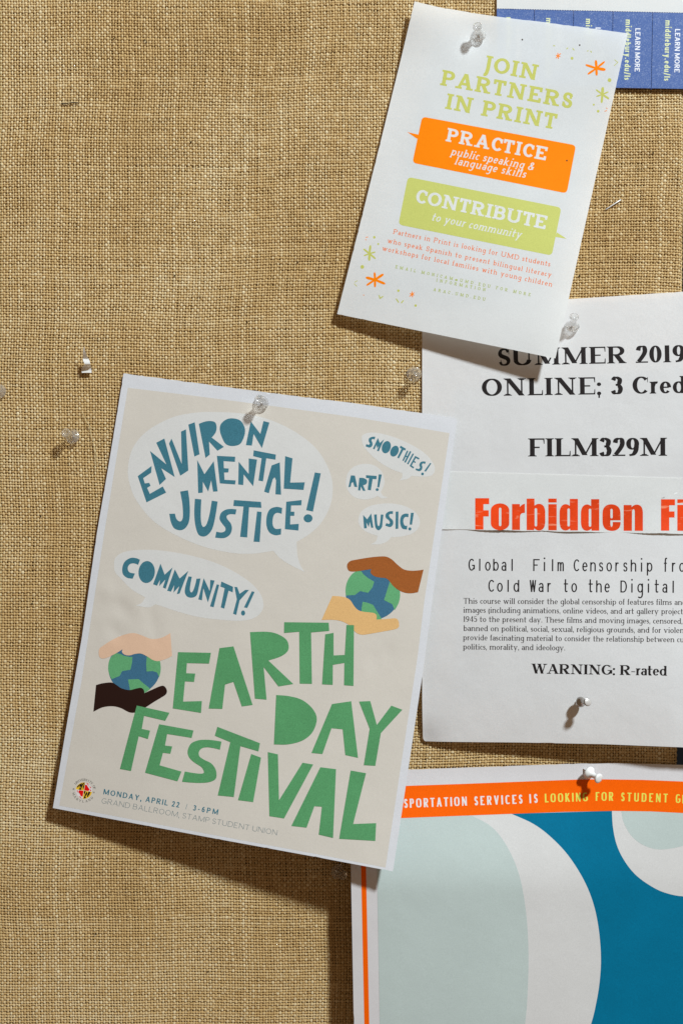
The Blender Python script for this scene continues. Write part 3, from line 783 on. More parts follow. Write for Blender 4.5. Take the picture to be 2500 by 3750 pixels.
# ---- partners flyer ------------------------------------------------------------
PQ = [(1517, 5), (2297, 122), (2032, 1313), (1234, 1150)]
uvq = bil(PQ)
def H_fl(x, y):
    u, v = uvq(x, y)
    return 13-5*gs(x, y, 1751, 133, 60)+24*gs(x, y, 1517, 5, 150)+12*gs(x, y, 2297, 122, 220)+ss((v-.25)/.75)**1.2*(14+52*np.clip(u, 0, 1))+10*ss((.6-v)/.6)*np.clip(u-.5, 0, 1)
fl = Sheet('partners_flyer', 'tall white flyer reading JOIN PARTNERS IN PRINT with orange and green speech boxes', 'flyer', H_fl, (1751, 132),
           [(1517, 5), (1600, 25), (1700, 42), (1752, 51), (1820, 61), (1990, 81), (2150, 102), (2297, 122), (2165, 715), (2032, 1313), (1640, 1233), (1234, 1150), (1318, 820), (1400, 490), (1470, 205)], M_WHITE)
M_LG = paperish('olive_green_print', (186, 191, 98), trans=.08, grain=.07)
M_BG = paperish('green_box_print', (188, 195, 106), trans=.02, grain=.06)
M_OB = paperish('orange_box_print', (240, 130, 0), trans=.02, spec=.05, grain=.06)
M_OT = paperish('thin_orange_print', (226, 112, 44), trans=.08)
M_GT = paperish('thin_green_print', (168, 182, 104), trans=.08)
M_HOLE = paperish('dark_pinhole', (60, 40, 30), trans=0)
ka = lambda X, Y: (1580+X/2.851, 180+Y/2.851)
kb = lambda X, Y: (1380+X/2.0907, 380+Y/2.0907)
fl.add('lettering', text('JOIN', F_SLAB_B, 57, ka(545, 224), ka(1090, 326)), M_LG, 1)
fl.add('lettering', text('PARTNERS', F_SLAB_B, 57, ka(85, 374), ka(1455, 622)), M_LG, 1)
fl.add('lettering', text('IN PRINT', F_SLAB_B, 57, ka(136, 620), ka(1285, 838)), M_LG, 1)
t8 = TR(1380, 380, 2.0907)
box1 = fl.add('speech_box', [rbox(t8([(345, 98), (1521, 318), (1450, 686), (270, 452)]), 16), t8([(232, 217), (320, 237), (307, 269)])], M_OB, 1, label='orange speech box reading PRACTICE')
box2 = fl.add('speech_box', [rbox(t8([(236, 560), (1409, 795), (1336, 1162), (163, 925)]), 16), t8([(1374, 984), (1450, 1034), (1364, 1019)])], M_BG, 1, label='green speech box reading CONTRIBUTE')
fl.add('lettering', text('PRACTICE', F_SLAB_B, 49, kb(522, 285), kb(1287, 434)), M_WHITE, 2, parent=box1)
fl.add('lettering', text('public speaking &', F_SLAB_I, 29, kb(560, 392), kb(1190, 511))+text('language skills', F_SLAB_I, 29, kb(590, 463), kb(1130, 568)), M_WHITE, 2, parent=box1)
fl.add('lettering', text('CONTRIBUTE', F_SLAB_B, 50, kb(290, 754), kb(1284, 962)), M_WHITE, 2, parent=box2)
fl.add('lettering', text('to your community', F_SLAB_I, 29, kb(412, 893), kb(1095, 1031)), M_WHITE, 2, parent=box2)
fl.add('lettering', text('Partners in Print is looking for UMD students', F_SLAB_L, 18, (1438, 856), (2012, 976)), M_OT, 1)
fl.add('lettering', text('who speak Spanish to present bilingual literacy', F_SLAB_L, 18, (1417, 889), (2016, 1015)), M_OT, 1)
fl.add('lettering', text('workshops for local families with young children', F_SLAB_L, 18, (1398, 917), (2019, 1050)), M_OT, 1)
fl.add('lettering', text('EMAIL MONICAM@UMD.EDU FOR MORE', F_SLAB_C, 11.5, (1446, 982), (1940, 1085), scalex=False)+text('INFORMATION', F_SLAB_C, 11.5, (1596, 1031), (1776, 1067), scalex=False)+text('ARAC.UMD.EDU', F_SLAB_C, 11.5, (1585, 1065), (1775, 1102), scalex=False), M_GT, 1)
def star(tr, c, arms):
    c = tr([c])[0]; o = []
    for x, y, ww in arms:
        q = tr([(x, y)])[0]; o.append(leaf(c[0], c[1], q[0], q[1], ww*1.3))
    return o
t9 = TR(2000, 150, 5.6); t10 = TR(1250, 800, 3.92)
fl.add('star', star(t9, (1020, 560), [(1008, 392, 7.5), (1192, 420, 6), (1208, 590, 9), (1025, 710, 7), (840, 684, 6), (795, 488, 6.5)]), M_OB, 1, label='orange hand-drawn star, upper')
fl.add('star', star(t9, (234, 305), [(228, 243, 2.6), (292, 255, 2.6), (284, 324, 2.6), (240, 370, 2.6), (190, 354, 2.6), (190, 290, 2.6)]), M_OB, 1)
fl.add('star', star(t9, (1142, 1095), [(1150, 945, 8), (1268, 1042, 4), (1280, 1188, 6), (1126, 1274, 6.5), (1018, 1138, 4), (1008, 995, 4.5)]), M_LG, 1, label='green hand-drawn star')
fl.add('star', star(t10, (402, 505), [(415, 382, 6), (488, 480, 4), (490, 580, 5), (397, 607, 7), (318, 535, 4), (313, 435, 5)]), M_LG, 1, label='green hand-drawn star')
fl.add('star', star(t10, (480, 880), [(474, 772, 6.5), (603, 798, 7.5), (628, 940, 7.5), (480, 988, 6.5), (356, 962, 6), (347, 846, 8)]), M_OB, 1, label='orange hand-drawn star, lower')
fl.add('star', star(t10, (1012, 1090), [(1010, 1046, 2.6), (1043, 1062, 2.6), (1044, 1102, 2.6), (1017, 1134, 2.6), (972, 1122, 2.6), (979, 1076, 2.6)]), M_OB, 1)
gb = []
for x, y, r in ((520, 355, 30), (1288, 803, 39), (965, 1306, 20), (1055, 1440, 28)): q = t9([(x, y)])[0]; gb.append(ell(q[0], q[1], r/5.6, r/5.6*1.05, 0, 9))
for x, y, r in ((470, 270, 18), (527, 367, 14), (298, 695, 27), (815, 1037, 18), (1062, 1250, 18)): q = t10([(x, y)])[0]; gb.append(ell(q[0], q[1], r/3.92, r/3.92*1.05, 0, 9))
def segs(tr, L, wd):
    o = []
    for a in L:
        q = tr([(a[0], a[1]), (a[2], a[3])]); o.append(bar(q[0][0], q[0][1], q[1][0], q[1][1], wd))
    return o
gb += segs(t9, [(135, 95, 172, 102), (405, 168, 438, 138), (532, 150, 568, 192), (832, 210, 855, 197), (900, 203, 920, 236)], 3.2)
gb += segs(t9, [(1388, 382, 1462, 440), (1462, 438, 1382, 508)], 2.2)
gb += segs(t10, [(230, 892, 188, 915), (180, 935, 222, 975)], 2.2)+segs(t10, [(540, 1100, 552, 1150), (552, 1150, 596, 1117), (782, 1150, 820, 1207), (888, 1175, 855, 1215)], 4)
for q in gb: fl.add('printed_dot' if len(q) > 4 else 'printed_tick', [q], M_LG, 1)
for q in segs(t9, [(1222, 1370, 1243, 1395), (1183, 1442, 1236, 1428)], 2.4)+segs(t10, [(345, 272, 383, 265), (342, 298, 355, 312), (308, 1098, 328, 1102)], 2.2): fl.add('printed_tick', [q], M_OB, 1, label='small orange printed tick')
for x, y in ((1911, 145), (2121, 165), (2074, 588)): fl.add('pinhole', [ell(x, y, 3, 3, 0, 10)], M_HOLE, 2)

# ---- earth day poster ----------------------------------------------------------
PE = [(453, 1368), (1670, 1539), (1437, 3191), (195, 2960)]
uve = bil(PE)
def H_ea(x, y):
    u, v = uve(x, y); u = np.clip(u, -.05, 1.05); v = np.clip(v, -.05, 1.05)
    h = 8+14*u*(1-v)+ss(v)*0+(np.clip(v, 0, 1)**2.3)*(36+132*u)+26*u*v*(1-v)*2
    h = h+1.6*np.sin(x/210+y/330)
    h = h-4*gs(x, y, 956, 1475, 45)-4.0*gs(x, y, 445, 2215, 28, 55, -28)+3.4*gs(x, y, 420, 2180, 60, 30, 30)-3.2*gs(x, y, 418, 2305, 26, 48, -35)+1.8*gs(x, y, 385, 2270, 44, 28, 25)
    h = h-2.0*gs(x, y, 560, 2280, 20, 70, -10)-2.0*gs(x, y, 1375, 2420, 24, 40, 8)-1.6*gs(x, y, 1420, 2390, 22, 34, 8)
    return h
ea_out = [(453, 1368), (460, 1367.5), (850, 1420), (1050, 1446), (1300, 1477), (1545, 1513), (1660, 1531), (1669, 1534), (1671, 1542), (1582, 2200), (1549, 2450), (1448, 3198-8), (1437, 3191), (1150, 3137), (800, 3073), (194.6, 2959), (246, 2650), (300, 2338), (356, 1950), (401, 1689)]
ea_out[11] = (1440, 3180)
ea = Sheet('earth_day_poster', 'beige poster reading EARTH DAY FESTIVAL with teal speech bubbles, hands and globes', 'poster', H_ea, (956, 1475), ea_out, M_POSTER)
M_BEI = paperish('beige_print', (206, 203, 195), trans=.02, grain=.04)
M_BUB = paperish('bubble_white_print', (210, 213, 213), trans=.02, grain=.04)
M_TEAL = paperish('teal_print', (62, 118, 136), trans=.0, grain=.14)
M_GRN = paperish('green_letter_print', (86, 153, 103), blotch=.07, trans=.0, grain=.14)
M_GLB = paperish('globe_blue_print', (62, 110, 140), trans=.0, grain=.14); M_GLG = paperish('globe_green_print', (98, 168, 118), trans=.0, grain=.12)
M_PINK = paperish('peach_hand_print', (220, 188, 162), trans=.0); M_DARK = paperish('dark_brown_hand_print', (40, 20, 14), trans=.0)
M_BRN = paperish('brown_hand_print', (156, 90, 40), trans=.0, grain=.14); M_TAN = paperish('tan_hand_print', (220, 180, 122), trans=.0, grain=.08)
ea.add('beige_field', [[(469, 1420), (700, 1448), (1000, 1487), (1300, 1528), (1645, 1586), (1583, 2000), (1553, 2200), (1529, 2400), (1474, 2760), (1411, 3177), (1150, 3126), (800, 3061), (218, 2950), (300, 2491), (383, 1950)]], M_BEI, 1)
A = TR(400, 1350, 1.742); B = TR(1100, 1450, 2.613); C = TR(300, 1950, 1.96); D = TR(600, 2200, 1.568); E = TR(400, 2500, 3.136); Gt = TR(150, 1350, 2.851); Hh = TR(1150, 2000, 3.484)
b1 = ea.add('speech_bubble', [sm(A, '120,640 150,510 240,400 400,312 560,280 700,277 860,288 1020,325 1180,400 1310,500 1390,620 1424,740 1410,870 1350,985 1270,1060 1195,1105* 1200,1190 1222,1260 1247,1298* 1160,1255 1090,1210 1046,1162* 920,1180 780,1175 600,1135 420,1060 280,970 180,850 135,750')], M_BUB, 2, label='largest speech bubble, reading ENVIRONMENTAL JUSTICE')
b2 = ea.add('speech_bubble', [sm(C, '232,240 240,185 290,145 380,127 510,125 650,140 800,170 950,215 1090,280 1210,360 1280,440 1303,520 1280,580 1220,620 1120,634 980,625 830,605 680,565 530,515* 480,538 385,524* 430,505 455,465* 360,410 280,330 240,285')], M_BUB, 2, label='speech bubble reading COMMUNITY')
b3 = ea.add('speech_bubble', [sm(B, '587,430 590,380 640,355 720,352 830,375 960,420 1100,490 1200,560 1265,640 1285,700 1265,750 1220,770 1150,772 1060,765* 1020,795 945,808* 970,780 972,738* 880,705 780,650 680,570 610,490')], M_BUB, 2, label='speech bubble reading SMOOTHIES')
b4 = ea.add('speech_bubble', [sm(B, '433,820 455,735 520,672 618,650 712,668 780,730 803,820 785,885 765,918* 790,955 838,972* 780,980 735,957* 680,982 600,990 510,965 450,900')], M_BUB, 2, label='speech bubble reading ART')
b5 = ea.add('speech_bubble', [sm(B, '552,1190 580,1110 660,1055 770,1032 880,1030 1000,1055 1095,1110 1140,1190 1125,1265 1060,1320 960,1345 865,1352* 830,1390 760,1418 668,1420* 720,1390 738,1340* 640,1305 575,1255')], M_BUB, 2, label='speech bubble reading MUSIC')
L1 = [poly(Gt, '1012,1122 1157,1016 1153,1086 1069,1143 1086,1198 1133,1192 1146,1223 1110,1245 1138,1307 1273,1230 1308,1294 1104,1396'),
      poly(Gt, '1141,860 1311,1000 1205,773 1290,729 1398,1132 1258,1040 1307,1152 1240,1215'),
      poly(Gt, '1338,782 1365,731 1471,995 1464,657 1515,634 1540,1063 1456,1118'),
      poly(A, '505,357 546,342 577,546 544,561'),
      sm(A, '572,352* 610,338 645,334 675,342 685,368 682,400 668,424 654,439* 732,499* 691,524* 637,465* 642,548* 615,570*'),
      sm(A, '786,317 835,330 862,370 866,410 852,455 830,484 785,494 745,482 722,445 706,395 712,355 745,325'),
      poly(A, '903,336 964,416 984,334 1022,344 974,507 921,417 910,491 872,488')]
L2 = [poly(A, '562,583 608,673 667,590 692,783 663,785 651,712 632,784 598,722 597,791 568,794'),
      poly(A, '687,556 804,562 802,595 730,590 732,635 763,637 760,662 733,663 736,709 807,713 803,739 706,732'),
      poly(A, '826,594 890,672 890,573 943,580 918,750 858,675 855,743 823,739'),
      poly(A, '922,521 1063,548 1060,581 1002,572 981,719 952,714 972,572 918,558'),
      poly(A, '1036,617 1088,598 1096,804 1060,802 1064,712 1055,693 1043,706 1018,795 988,785'),
      poly(A, '1122,558 1169,572 1154,727 1247,725 1239,774 1113,766')]
L3 = [sm(A, '453,784* 503,776* 512,840 515,920 508,980 485,1018 452,1031 415,1018 394,978 384,926* 420,925* 428,955 445,973 462,970 471,940 468,870 460,820'),
      sm(A, '547,830* 588,834* 585,900 585,960 592,1000 605,1009 622,990 640,930 655,842* 692,848* 680,930 662,1010 638,1052 605,1071 570,1058 550,1000 543,920'),
      sm(A, '812,898* 806,930* 770,929 750,940 754,960 776,988 783,1020 773,1055 745,1077 715,1082 676,1078* 684,1040* 715,1045 738,1036 741,1015 720,988 704,957 714,920 745,899 780,895'),
      poly(A, '796,838 968,850 971,888 892,884 880,1077 835,1073 857,880 792,876'), poly(A, '943,911 972,914 960,1106 921,1104'),
      sm(A, '1103,888* 1100,926* 1070,920 1050,935 1042,970 1045,1003 1062,1022 1097,1020* 1095,1058* 1060,1063 1022,1045 1003,1000 1005,940 1025,897 1065,882'),
      poly(A, '1129,849 1227,838 1225,872 1160,873 1158,912 1181,913 1180,939 1155,939 1154,994 1209,990 1206,1033 1120,1024'),
      poly(A, '1311,662 1349,668 1299,912 1256,903'), ell(400+1268/1.742, 1350+955/1.742, 16.3, 15)]
def letters(parent, L, mat, lay):
    for p in L: ea.add('letter', [p], mat, lay, parent=parent)
letters(b1, L1+L2+L3, M_TEAL, 3)
LC = [sm(C, '418,196* 405,232* 375,222 345,228 330,255 342,285 382,295* 365,332* 325,325 295,297 292,250 310,208 350,183 390,184'),
      ell(300+466/1.96, 1950+284/1.96, 30, 40.5, 5), poly(C, '565,224 595,303 652,250 602,404 582,395 600,338 556,385 562,340 540,382 512,372'),
      poly(C, '668,265 702,330 765,275 702,438 682,443 700,385 658,432 664,378 640,425 613,418'),
      sm(C, '766,315* 790,318* 780,370 776,412 785,430 800,415 815,370 823,332* 852,330* 840,390 824,450 790,468 755,459 739,425 748,370'),
      poly(C, '875,328 918,420 922,340 953,345 905,502 872,400 862,487 836,480'), poly(C, '968,372 986,376 946,537 920,530'),
      poly(C, '1002,352 1085,390 1083,430 1053,418 1022,547 997,538 1025,400 994,388'), poly(C, '1095,390 1115,392 1132,440 1172,412 1200,412 1132,488 1108,592 1085,583 1112,480'),
      poly(C, '1220,422 1240,426 1187,542 1163,538'), ell(300+1157/1.96, 1950+578/1.96, 7.5, 9.5)]
letters(b2, LC, M_TEAL, 3)
LS = [sm(B, '715,390* 708,418* 690,412 678,425 688,450 685,478 660,494 622,482* 630,460* 650,467 662,455 652,432 656,405 685,391'),
      poly(B, '740,402 758,450 800,413 748,530 730,525 750,478 733,500 726,468 707,512 692,503'), ell(1100+820/2.613, 1450+490/2.613, 16, 23, 17), ell(1100+898/2.613, 1450+528/2.613, 14.5, 21, 25),
      poly(B, '955,475 1008,505 1000,523 985,515 940,598 925,590 965,505 948,495')]
for q in ((1024, 524, 980, 620, 5.5), (1052, 530, 998, 636, 6), (1000, 572, 1026, 586, 5), (1078, 552, 1024, 652, 5.5), (1102, 578, 1050, 672, 6), (1098, 584, 1134, 602, 6), (1076, 624, 1100, 636, 5), (1048, 664, 1082, 688, 6)):
    a = B([(q[0], q[1]), (q[2], q[3])]); LS.append(bar(a[0][0], a[0][1], a[1][0], a[1][1], q[4]))
LS += [sm(B, '1198,630* 1190,652* 1172,645 1160,658 1165,680 1158,706 1135,720 1098,708* 1105,692* 1128,698 1142,685 1135,660 1146,635 1172,626'), poly(B, '1238,640 1250,646 1198,725 1182,718'), ell(1100+1166/2.613, 1450+746/2.613, 5, 5.2)]
b3l = ea.add('lettering', LS, M_TEAL, 3, parent=b3)
LA = [poly(B, '482,760 520,762 543,872 515,869 503,825 487,832 480,868 458,874'), sm(B, '562,783* 600,785 630,800 637,822 625,845 598,855* 621,908* 598,908* 577,868* 572,905* 550,903*'),
      poly(B, '626,758 728,765 726,797 690,795 672,903 642,899 655,787 626,785'), poly(B, '748,750 777,752 752,875 734,874'), ell(1100+733/2.613, 1450+896/2.613, 5.6, 5.2)]
letters(b4, LA, M_TEAL, 3)
LM = [poly(B, '598,1138 637,1180 676,1124 696,1260 676,1262 663,1205 653,1255 630,1210 634,1265 608,1268'),
      sm(B, '703,1135* 729,1133* 731,1180 735,1228 748,1245 760,1215 768,1134* 793,1136* 785,1200 778,1255 748,1285 718,1262 708,1200'),
      sm(B, '884,1102* 882,1130* 858,1129 846,1142 856,1165 882,1190 885,1225 868,1250 845,1253 810,1241* 820,1216* 845,1224 854,1210 844,1190 816,1165 815,1130 845,1106'),
      poly(B, '910,1107 936,1106 934,1270 908,1273'), sm(B, '1033,1128* 1030,1160* 1002,1158 984,1180 984,1215 997,1240 1020,1242* 1017,1278* 975,1270 955,1230 953,1180 968,1142 1000,1126'),
      poly(B, '1055,1118 1083,1118 1065,1233 1043,1230'), ell(1100+1045/2.613, 1450+1272/2.613, 5.6, 5.6)]
letters(b5, LM, M_TEAL, 3)
# globes and hands
gl1 = ea.add('globe', [ell(300+378/1.96, 1950+972/1.96, 95.5, 95.5, 0, 48)], M_GLB, 2, label='printed blue and green globe, left')
ea.add('continent', [sm(C, '245,866* 280,872* 300,884* 345,893* 364,893* 361,935* 350,985* 290,995* 272,1030* 214,1053* 197,1015 190,975 196,925 214,890'), sm(C, '468,880* 500,880* 535,870* 553,900 565,945 566,992 556,1040* 540,1005* 510,995* 465,998* 462,940*'),
       sm(C, '332,1055* 408,1052* 440,1080* 493,1123* 470,1140 447,1152 400,1159 342,1160* 345,1120*')], M_GLG, 3, parent=gl1)
ea.add('hand', [sm(C, '122,865 127,835 150,815 220,770 300,735 370,722 430,738 490,762 545,762 590,748 636,722* 648,885* 610,905 550,923 510,915 470,890 425,869 380,872 345,882 310,878 290,860 293,838* 250,865 190,895 150,905 128,893')], M_PINK, 4, label='peach hand above the left globe')
ea.add('hand', [sm(C, '103,1095* 150,1082 215,1077 250,1095 285,1118 340,1131 390,1120 425,1115 445,1130 450,1153* 500,1130 560,1104 590,1102 610,1130 605,1160 570,1185 520,1215 463,1252 420,1275 385,1292 340,1290 280,1260 220,1247 150,1255 84,1286*')], M_DARK, 4, label='dark brown hand below the left globe')
gl2 = ea.add('globe', [ell(1150+748/3.484, 2000+592/3.484, 99.5, 99.5, 0, 48)], M_GLB, 2, label='printed blue and green globe, right')
ea.add('continent', [sm(Hh, '530,324* 598,318* 630,360* 680,402* 766,455* 740,530* 687,596* 585,573* 520,623* 404,630* 400,560 412,480 445,405 490,350'),
       sm(Hh, '965,450* 1010,500* 1060,555* 1092,572* 1095,640 1075,730 1026,818* 994,740* 890,688* 930,560*'), sm(Hh, '618,709* 680,722* 750,748* 800,830* 862,930* 830,936 790,940* 700,935* 600,880* 605,790*')], M_GLG, 3, parent=gl2)
ea.add('hand', [sm(Hh, '420,265 425,225 465,188 560,168 700,145 830,132 920,135 990,170 1060,235 1140,295 1230,313 1320,310 1394,299* 1323,588* 1230,602 1140,590 1060,550 1000,500 950,435 910,408 850,402 780,388 730,355 718,320 730,293* 650,305 540,322 470,323 435,305')], M_BRN, 4, label='brown hand above the right globe')
ea.add('hand', [sm(Hh, '232,635* 320,640 400,655 460,690 510,765 560,815 620,835 700,845 765,855 795,885 795,937* 860,933 960,925 1040,922 1072,950 1082,1000 1075,1035 1030,1060 900,1085 760,1110 630,1130 560,1118 515,1085 470,1030 420,990 340,955 240,940 95,941*')], M_TAN, 4, label='tan hand below the right globe')
LE = [poly(D, '82,295 271,299 260,361 133,358 129,416 181,418 174,466 122,463 111,579 219,576 214,644 52,618'), poly(D, '320,272 400,262 510,598 448,607 400,466 352,481 336,621 258,619'),
      sm(D, '495,180* 590,178 650,190 700,220 716,255 710,290 670,320 600,343* 743,478* 658,492* 573,380* 590,568* 523,562*'), poly(D, '691,123 946,126 949,173 845,182 850,477 780,476 777,178 690,185'),
      poly(D, '926,193 974,184 974,314 1038,311 1048,139 1091,140 1088,489 1034,485 1036,357 970,368 969,483 908,480'),
      sm(D, '645,541* 720,548 790,568 845,610 875,660 873,710 845,765 790,805 710,825 632,825*'), poly(D, '965,593 1075,577 1114,902 1041,886 1026,738 962,732 910,880 847,874'),
      poly(D, '1120,579 1184,576 1222,713 1305,602 1368,626 1245,760 1213,948 1147,944 1181,735'),
      poly(E, '318,263 694,346 645,438 402,381 376,531 471,551 446,647 341,615 252,1014 125,991'),
      poly(E, '575,477 969,549 948,634 667,589 642,722 725,732 704,816 619,805 580,949 831,1021 785,1133 413,1034'),
      sm(E, '1290,677* 1272,769* 1200,752 1120,742 1060,757 1030,800 1040,850 1100,890 1170,925 1220,990 1233,1060 1218,1110 1150,1142 1050,1151 950,1148 838,1138* 870,1020* 960,1036 1040,1045 1080,1040 1088,1020 1060,970 970,910 915,850 903,780 940,700 1020,663 1110,655 1200,662'),
      poly(D, '308,724 552,818 543,865 440,835 402,1127 310,1118 382,812 293,775'), poly(D, '502,880 558,901 513,1156 426,1145'), poly(D, '597,869 655,882 661,1146 796,930 857,940 690,1250 606,1237'),
      poly(D, '898,956 988,967 971,1362 889,1343 907,1183 864,1180 819,1303 732,1293'), poly(D, '1072,975 1160,990 1086,1282 1218,1277 1213,1379 1006,1367')]
for p in LE: ea.add('letter', [p], M_GRN, 5)
kd = lambda X, Y: (350+X/2.24, 2880+Y/2.24)
ea.add('lettering', text('MONDAY, APRIL 22', F_BOLD, 20, kd(63, 64), kd(685, 174))+text('|', F_LIGHT, 20, kd(738, 186), kd(741, 187), fit=False)+text('3-6PM', F_BOLD, 20, kd(798, 196), kd(1002, 233)), M_TEAL, 2)
ea.add('lettering', text('GRAND BALLROOM, STAMP STUDENT UNION', F_LIGHT, 19.5, kd(49, 137), kd(1486, 402)), paperish('thin_teal_print', (84, 112, 122), trans=0), 2)
# seal
sc_ = (240+668/9.8, 2830+640/9.8); M_K = paperish('seal_black', (30, 24, 20), trans=0); M_Y = paperish('seal_yellow', (236, 194, 50), trans=0); M_R = paperish('seal_red', (222, 14, 14), trans=0); M_SW = paperish('seal_white', (222, 222, 224), trans=0)
def rotp(L, a=9): 
    r = math.radians(a); return [(sc_[0]+x*math.cos(r)-y*math.sin(r), sc_[1]+x*math.sin(r)+y*math.cos(r)) for x, y in L]
def sector(a0, a1, r): return [(0, 0)]+[(r*math.cos(math.radians(a0+(a1-a0)*i/10)), r*math.sin(math.radians(a0+(a1-a0)*i/10))) for i in range(11)]
seal = ea.add('university_seal', [rotp(sector(180, 270, 30)), rotp(sector(0, 90, 30))], M_Y, 2, label='round university seal in red, white, black and yellow')
ea.add('quarter', [rotp(sector(270, 360, 30)), rotp(sector(90, 180, 30))], M_SW, 2, parent=seal)
red = [rotp([(1, -22), (8, -22), (12, -16), (16, -12), (20, -8), (17, -1), (1, -1)]), rotp([(-1, 22), (-8, 22), (-12, 16), (-16, 12), (-20, 8), (-17, 1), (-1, 1)]),
       rotp([(3, -30), (10, -28), (17, -20), (10, -24)]), rotp([(19, -20), (25, -14), (23, -12), (19, -16)]), rotp([(22, -9), (27, -4), (22, -1)]), rotp([(-3, 30), (-10, 27), (-16, 22), (-8, 25)]), rotp([(-22, 12), (-26, 4), (-22, 2)])]
ea.add('quarter', red, M_R, 3, parent=seal)
blk = [rotp([(-28, -8), (-24, -16), (-18, -22), (-22, -8)]), rotp([(-20, -1), (-14, -12), (-9, -1)]), rotp([(-14, -14), (-7, -28), (-2, -30), (-8, -14), (-6, -3)]), rotp([(-1, -29), (-1, -3), (-6, -14)]), rotp([(-20, -20), (-10, -27), (-12, -16), (-17, -8)]),
       rotp([(1, 1), (7, 1), (5, 14), (1, 8)]), rotp([(3, 29), (6, 14), (11, 1), (15, 10), (9, 20), (12, 26)]), rotp([(17, 1), (25, 1), (22, 12), (17, 22), (14, 20)])]
ea.add('quarter', blk, M_K, 3, parent=seal)
ea.add('lettering', arc_text('UNIVERSITY OF', F_TR, 8, sc_, 36, -48, 78)+arc_text('MARYLAND', F_TR, 8, sc_, 43.5, 252, 132, True)+text('18', F_TR, 6, (267, 2892), (274, 2893), fit=False)+text('56', F_TR, 6, (340, 2904), (348, 2905), fit=False), M_K, 2, parent=seal)

# ================================================================== pushpins
def clear_plastic():
    m = bpy.data.materials.new('clear_plastic'); m.use_nodes = True; nt = m.node_tree; b = nt.nodes['Principled BSDF']; out = nt.nodes['Material Output']
    b.inputs['Base Color'].default_value = (.98, .975, .96, 1); b.inputs['Transmission Weight'].default_value = .88; b.inputs['IOR'].default_value = 1.47; b.inputs['Roughness'].default_value = .08
    t = nd(nt, 'ShaderNodeBsdfTransparent'); mx = nd(nt, 'ShaderNodeMixShader'); mx.inputs[0].default_value = .40
    nt.links.new(b.outputs[0], mx.inputs[1]); nt.links.new(t.outputs[0], mx.inputs[2]); nt.links.new(mx.outputs[0], out.inputs['Surface'])
    return m
M_CLEAR = clear_plastic(); M_STEEL = simple('steel', (.62, .60, .58), .22, 1.0); M_WPL = simple('white_plastic', (.80, .80, .79), .30, 0, .5)
M_CHROME = simple('polished_metal', (.42, .39, .36), .16, 1.0); M_CAP = simple('satin_cap', (.75, .73, .71), .35, .5)
def lathe(name, prof, mat, n=28):
    bm = bmesh.new(); rings = []
    for r, z in prof:
        if r < 1e-6: rings.append([bm.verts.new((0, 0, z*.001))]); continue
        rings.append([bm.verts.new((r*.001*math.cos(2*math.pi*i/n), r*.001*math.sin(2*math.pi*i/n), z*.001)) for i in range(n)])
    for a, b_ in zip(rings, rings[1:]):
        for i in range(n):
            j = (i+1) % n
            if len(a) == 1: bm.faces.new([a[0], b_[i], b_[j]])
            elif len(b_) == 1: bm.faces.new([a[i], a[j], b_[0]])
            else: bm.faces.new([a[i], a[j], b_[j], b_[i]])
    bmesh.ops.recalc_face_normals(bm, faces=bm.faces)
    for f in bm.faces: f.smooth = True
    me = bpy.data.meshes.new(name); bm.to_mesh(me); bm.free(); me.materials.append(mat); return me
grip = lathe('grip', [(0, 0), (3.6, .0), (4.55, .25), (4.8, .75), (4.45, 1.3), (3.5, 1.9), (2.5, 2.7), (1.95, 3.9), (1.85, 5.4), (2.1, 6.8), (2.5, 8.0), (2.95, 8.7), (3.1, 9.3), (2.95, 9.9), (2.5, 10.15), (1.8, 10.1), (1.3, 9.6), (.9, 9.2), (0, 9.1)], M_CLEAR)
grip_w = lathe('grip', [(0, 0), (3.2, .0), (4.0, .3), (4.2, .9), (3.9, 1.7), (3.0, 2.6), (2.1, 3.4), (1.7, 4.6), (1.7, 6.6), (2.0, 7.4), (2.8, 7.9), (3.1, 8.4), (3.15, 9.1), (2.85, 9.5), (1.5, 9.65), (0, 9.7)], M_WPL)
grip_m = lathe('grip', [(0, 0), (2.6, .0), (3.25, .25), (3.3, .8), (3.1, 1.5), (2.5, 2.2), (1.9, 3.0), (1.5, 4.2), (1.45, 6.4), (1.7, 7.2), (2.3, 7.7), (2.5, 7.9), (2.5, 8.6), (2.35, 8.8), (0, 8.8)], M_CHROME)
cap_m = lathe('cap', [(0, 8.84), (2.2, 8.84), (2.25, 8.9), (2.1, 9.0), (0, 9.05)], M_CAP)
needle = lathe('needle', [(0, -10.5), (.12, -9.6), (.52, -7.5), (.52, 1.5), (0, 1.6)], M_STEEL, 10)
def pin(label, B, T, hb, me_g, L=9.6, group='clear plastic pushpins', name='pushpin', cap=None):
    Lu = L*.001/S
    Bt = P3(B[0], B[1], hb); 
    zz = Lu
    for _ in range(4):
        Tt = P3(T[0], T[1], hb+zz); dxy = math.hypot(Tt[0]-Bt[0], Tt[2]-Bt[2])/S; zz = math.sqrt(max(Lu*Lu-dxy*dxy, (Lu*.45)**2))
    ax = Vector((Tt-Bt)).normalized()
    r = empty(name, Bt); r.rotation_euler = ax.to_track_quat('Z', 'Y').to_euler(); tag(r, label, 'pushpin', group)
    link(bpy.data.objects.new('grip', me_g), r); link(bpy.data.objects.new('needle', needle), r)
    if cap: link(bpy.data.objects.new('cap', cap), r)
    return r
pin('clear pushpin holding the top of the JOIN PARTNERS IN PRINT flyer', (1751, 133), (1747, 97), 14, grip)
pin('clear pushpin in the page just right of the partners flyer corner, above SUMMER', (2092, 1198), (2101, 1160), 14, grip)
pin('clear pushpin in bare burlap touching the left edge of the film course page', (1514, 1371), (1524, 1363), 3, grip)
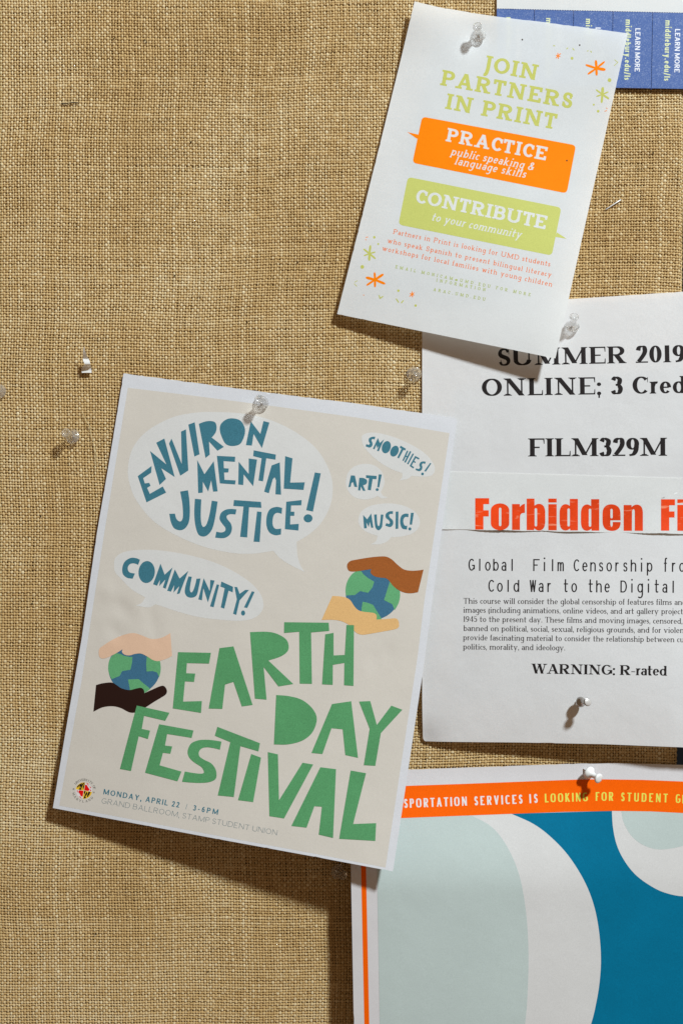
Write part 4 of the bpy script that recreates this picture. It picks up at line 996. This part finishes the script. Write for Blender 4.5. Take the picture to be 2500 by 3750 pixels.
pin('clear pushpin holding the earth day poster above ENVIRONMENTAL', (957, 1477), (949.5, 1463), 16, grip)
pin('clear pushpin in bare burlap left of the earth day poster', (270, 1600), (241.5, 1585), 3, grip)
pin('clear pushpin cut off by the left edge of the photo', (-2, 1434), (-22, 1420), 3, grip)
pin('clear pushpin in the dark shadow under the earth day poster', (1236, 3191), (1256, 3205), 3, grip)
pin('silver metal pushpin low on the film course page below WARNING', (2122.5, 2571), (2151, 2571), float(H_page(np.array([2110.]), np.array([2600.]))[0])+26, grip_m, L=8.8, group=None, cap=cap_m)
pin('opaque white pushpin at the top edge of the orange-banner poster', (2152, 2828), (2192.6, 2852), 32, grip_w, L=9.4, group=None)

# ================================================================== small things
def wire(name, label, cat, P, r, mat, sides=8):
    c = Vector(P[len(P)//2]); me = tube_mesh(name, [([Vector(p)-c for p in P], r)], sides); me.materials.append(mat)
    o = link(bpy.data.objects.new(name, me)); o.location = c; tag(o, label, cat); return o
wire('staple', 'silver staple in the burlap right of the partners flyer', 'staple', [P3(2214, 769, -18), P3(2214.5, 768.5, 0), P3(2217, 767, 2), P3(2243, 750, 2.6), P3(2268, 734, 2.4), P3(2270.5, 732, 1), P3(2271, 731, -18)], .00036, simple('bright_zinc', (.72, .72, .72), .35, .35))
wire('dark_thread', 'short dark thread lying on the burlap at the upper left', 'thread', [P3(225, 379, 0), P3(240, 379.5, 2.5), P3(255, 377, 2.5), P3(270, 375, 2.5), P3(282, 375.5, 2.5), P3(288, 377, 0)], .00030, simple('dark_fibre', (.03, .022, .015), .7))
# torn scrap
rows = [(440, 560, 610, 44), (600, 520, 600, 40), (800, 505, 675, 34), (1000, 500, 765, 24), (1060, 500, 800, 20), (1110, 502, 825, 20), (1200, 520, 870, 25), (1320, 580, 895, 30), (1400, 600, 915, 28), (1480, 520, 940, 19), (1560, 450, 955, 11), (1660, 410, 962, 9), (1760, 425, 975, 10), (1845, 455, 972, 13)]
bm = bmesh.new(); cols_ = 6; gridv = []
org = P3(320, 1350, 10)
for y, xl, xr, h in rows:
    row = []
    for k in range(cols_+1):
        t = k/cols_; x = xl+(xr-xl)*t; hh = h+(-4*(t-.5) if 1100 < y < 1500 else 0)
        row.append(bm.verts.new(Vector(P3(270+x/14.7, 1240+(y+(-12*math.sin(math.pi*t) if y > 1800 else 0))/14.7, hh)-org)))
    gridv.append(row)
for a, b_ in zip(gridv, gridv[1:]):
    for k in range(cols_): f = bm.faces.new([a[k], a[k+1], b_[k+1], b_[k]]); f.smooth = True
bm.normal_update()
fl_ = [f for f in bm.faces if f.normal.y > 0]
if fl_: bmesh.ops.reverse_faces(bm, faces=fl_)
me = bpy.data.meshes.new('torn_paper_scrap'); bm.to_mesh(me); bm.free(); me.materials.append(M_WHITE)
o = link(bpy.data.objects.new('torn_paper_scrap', me)); o.location = org
tag(o, 'small curled torn scrap of white paper stuck to the burlap', 'paper scrap')
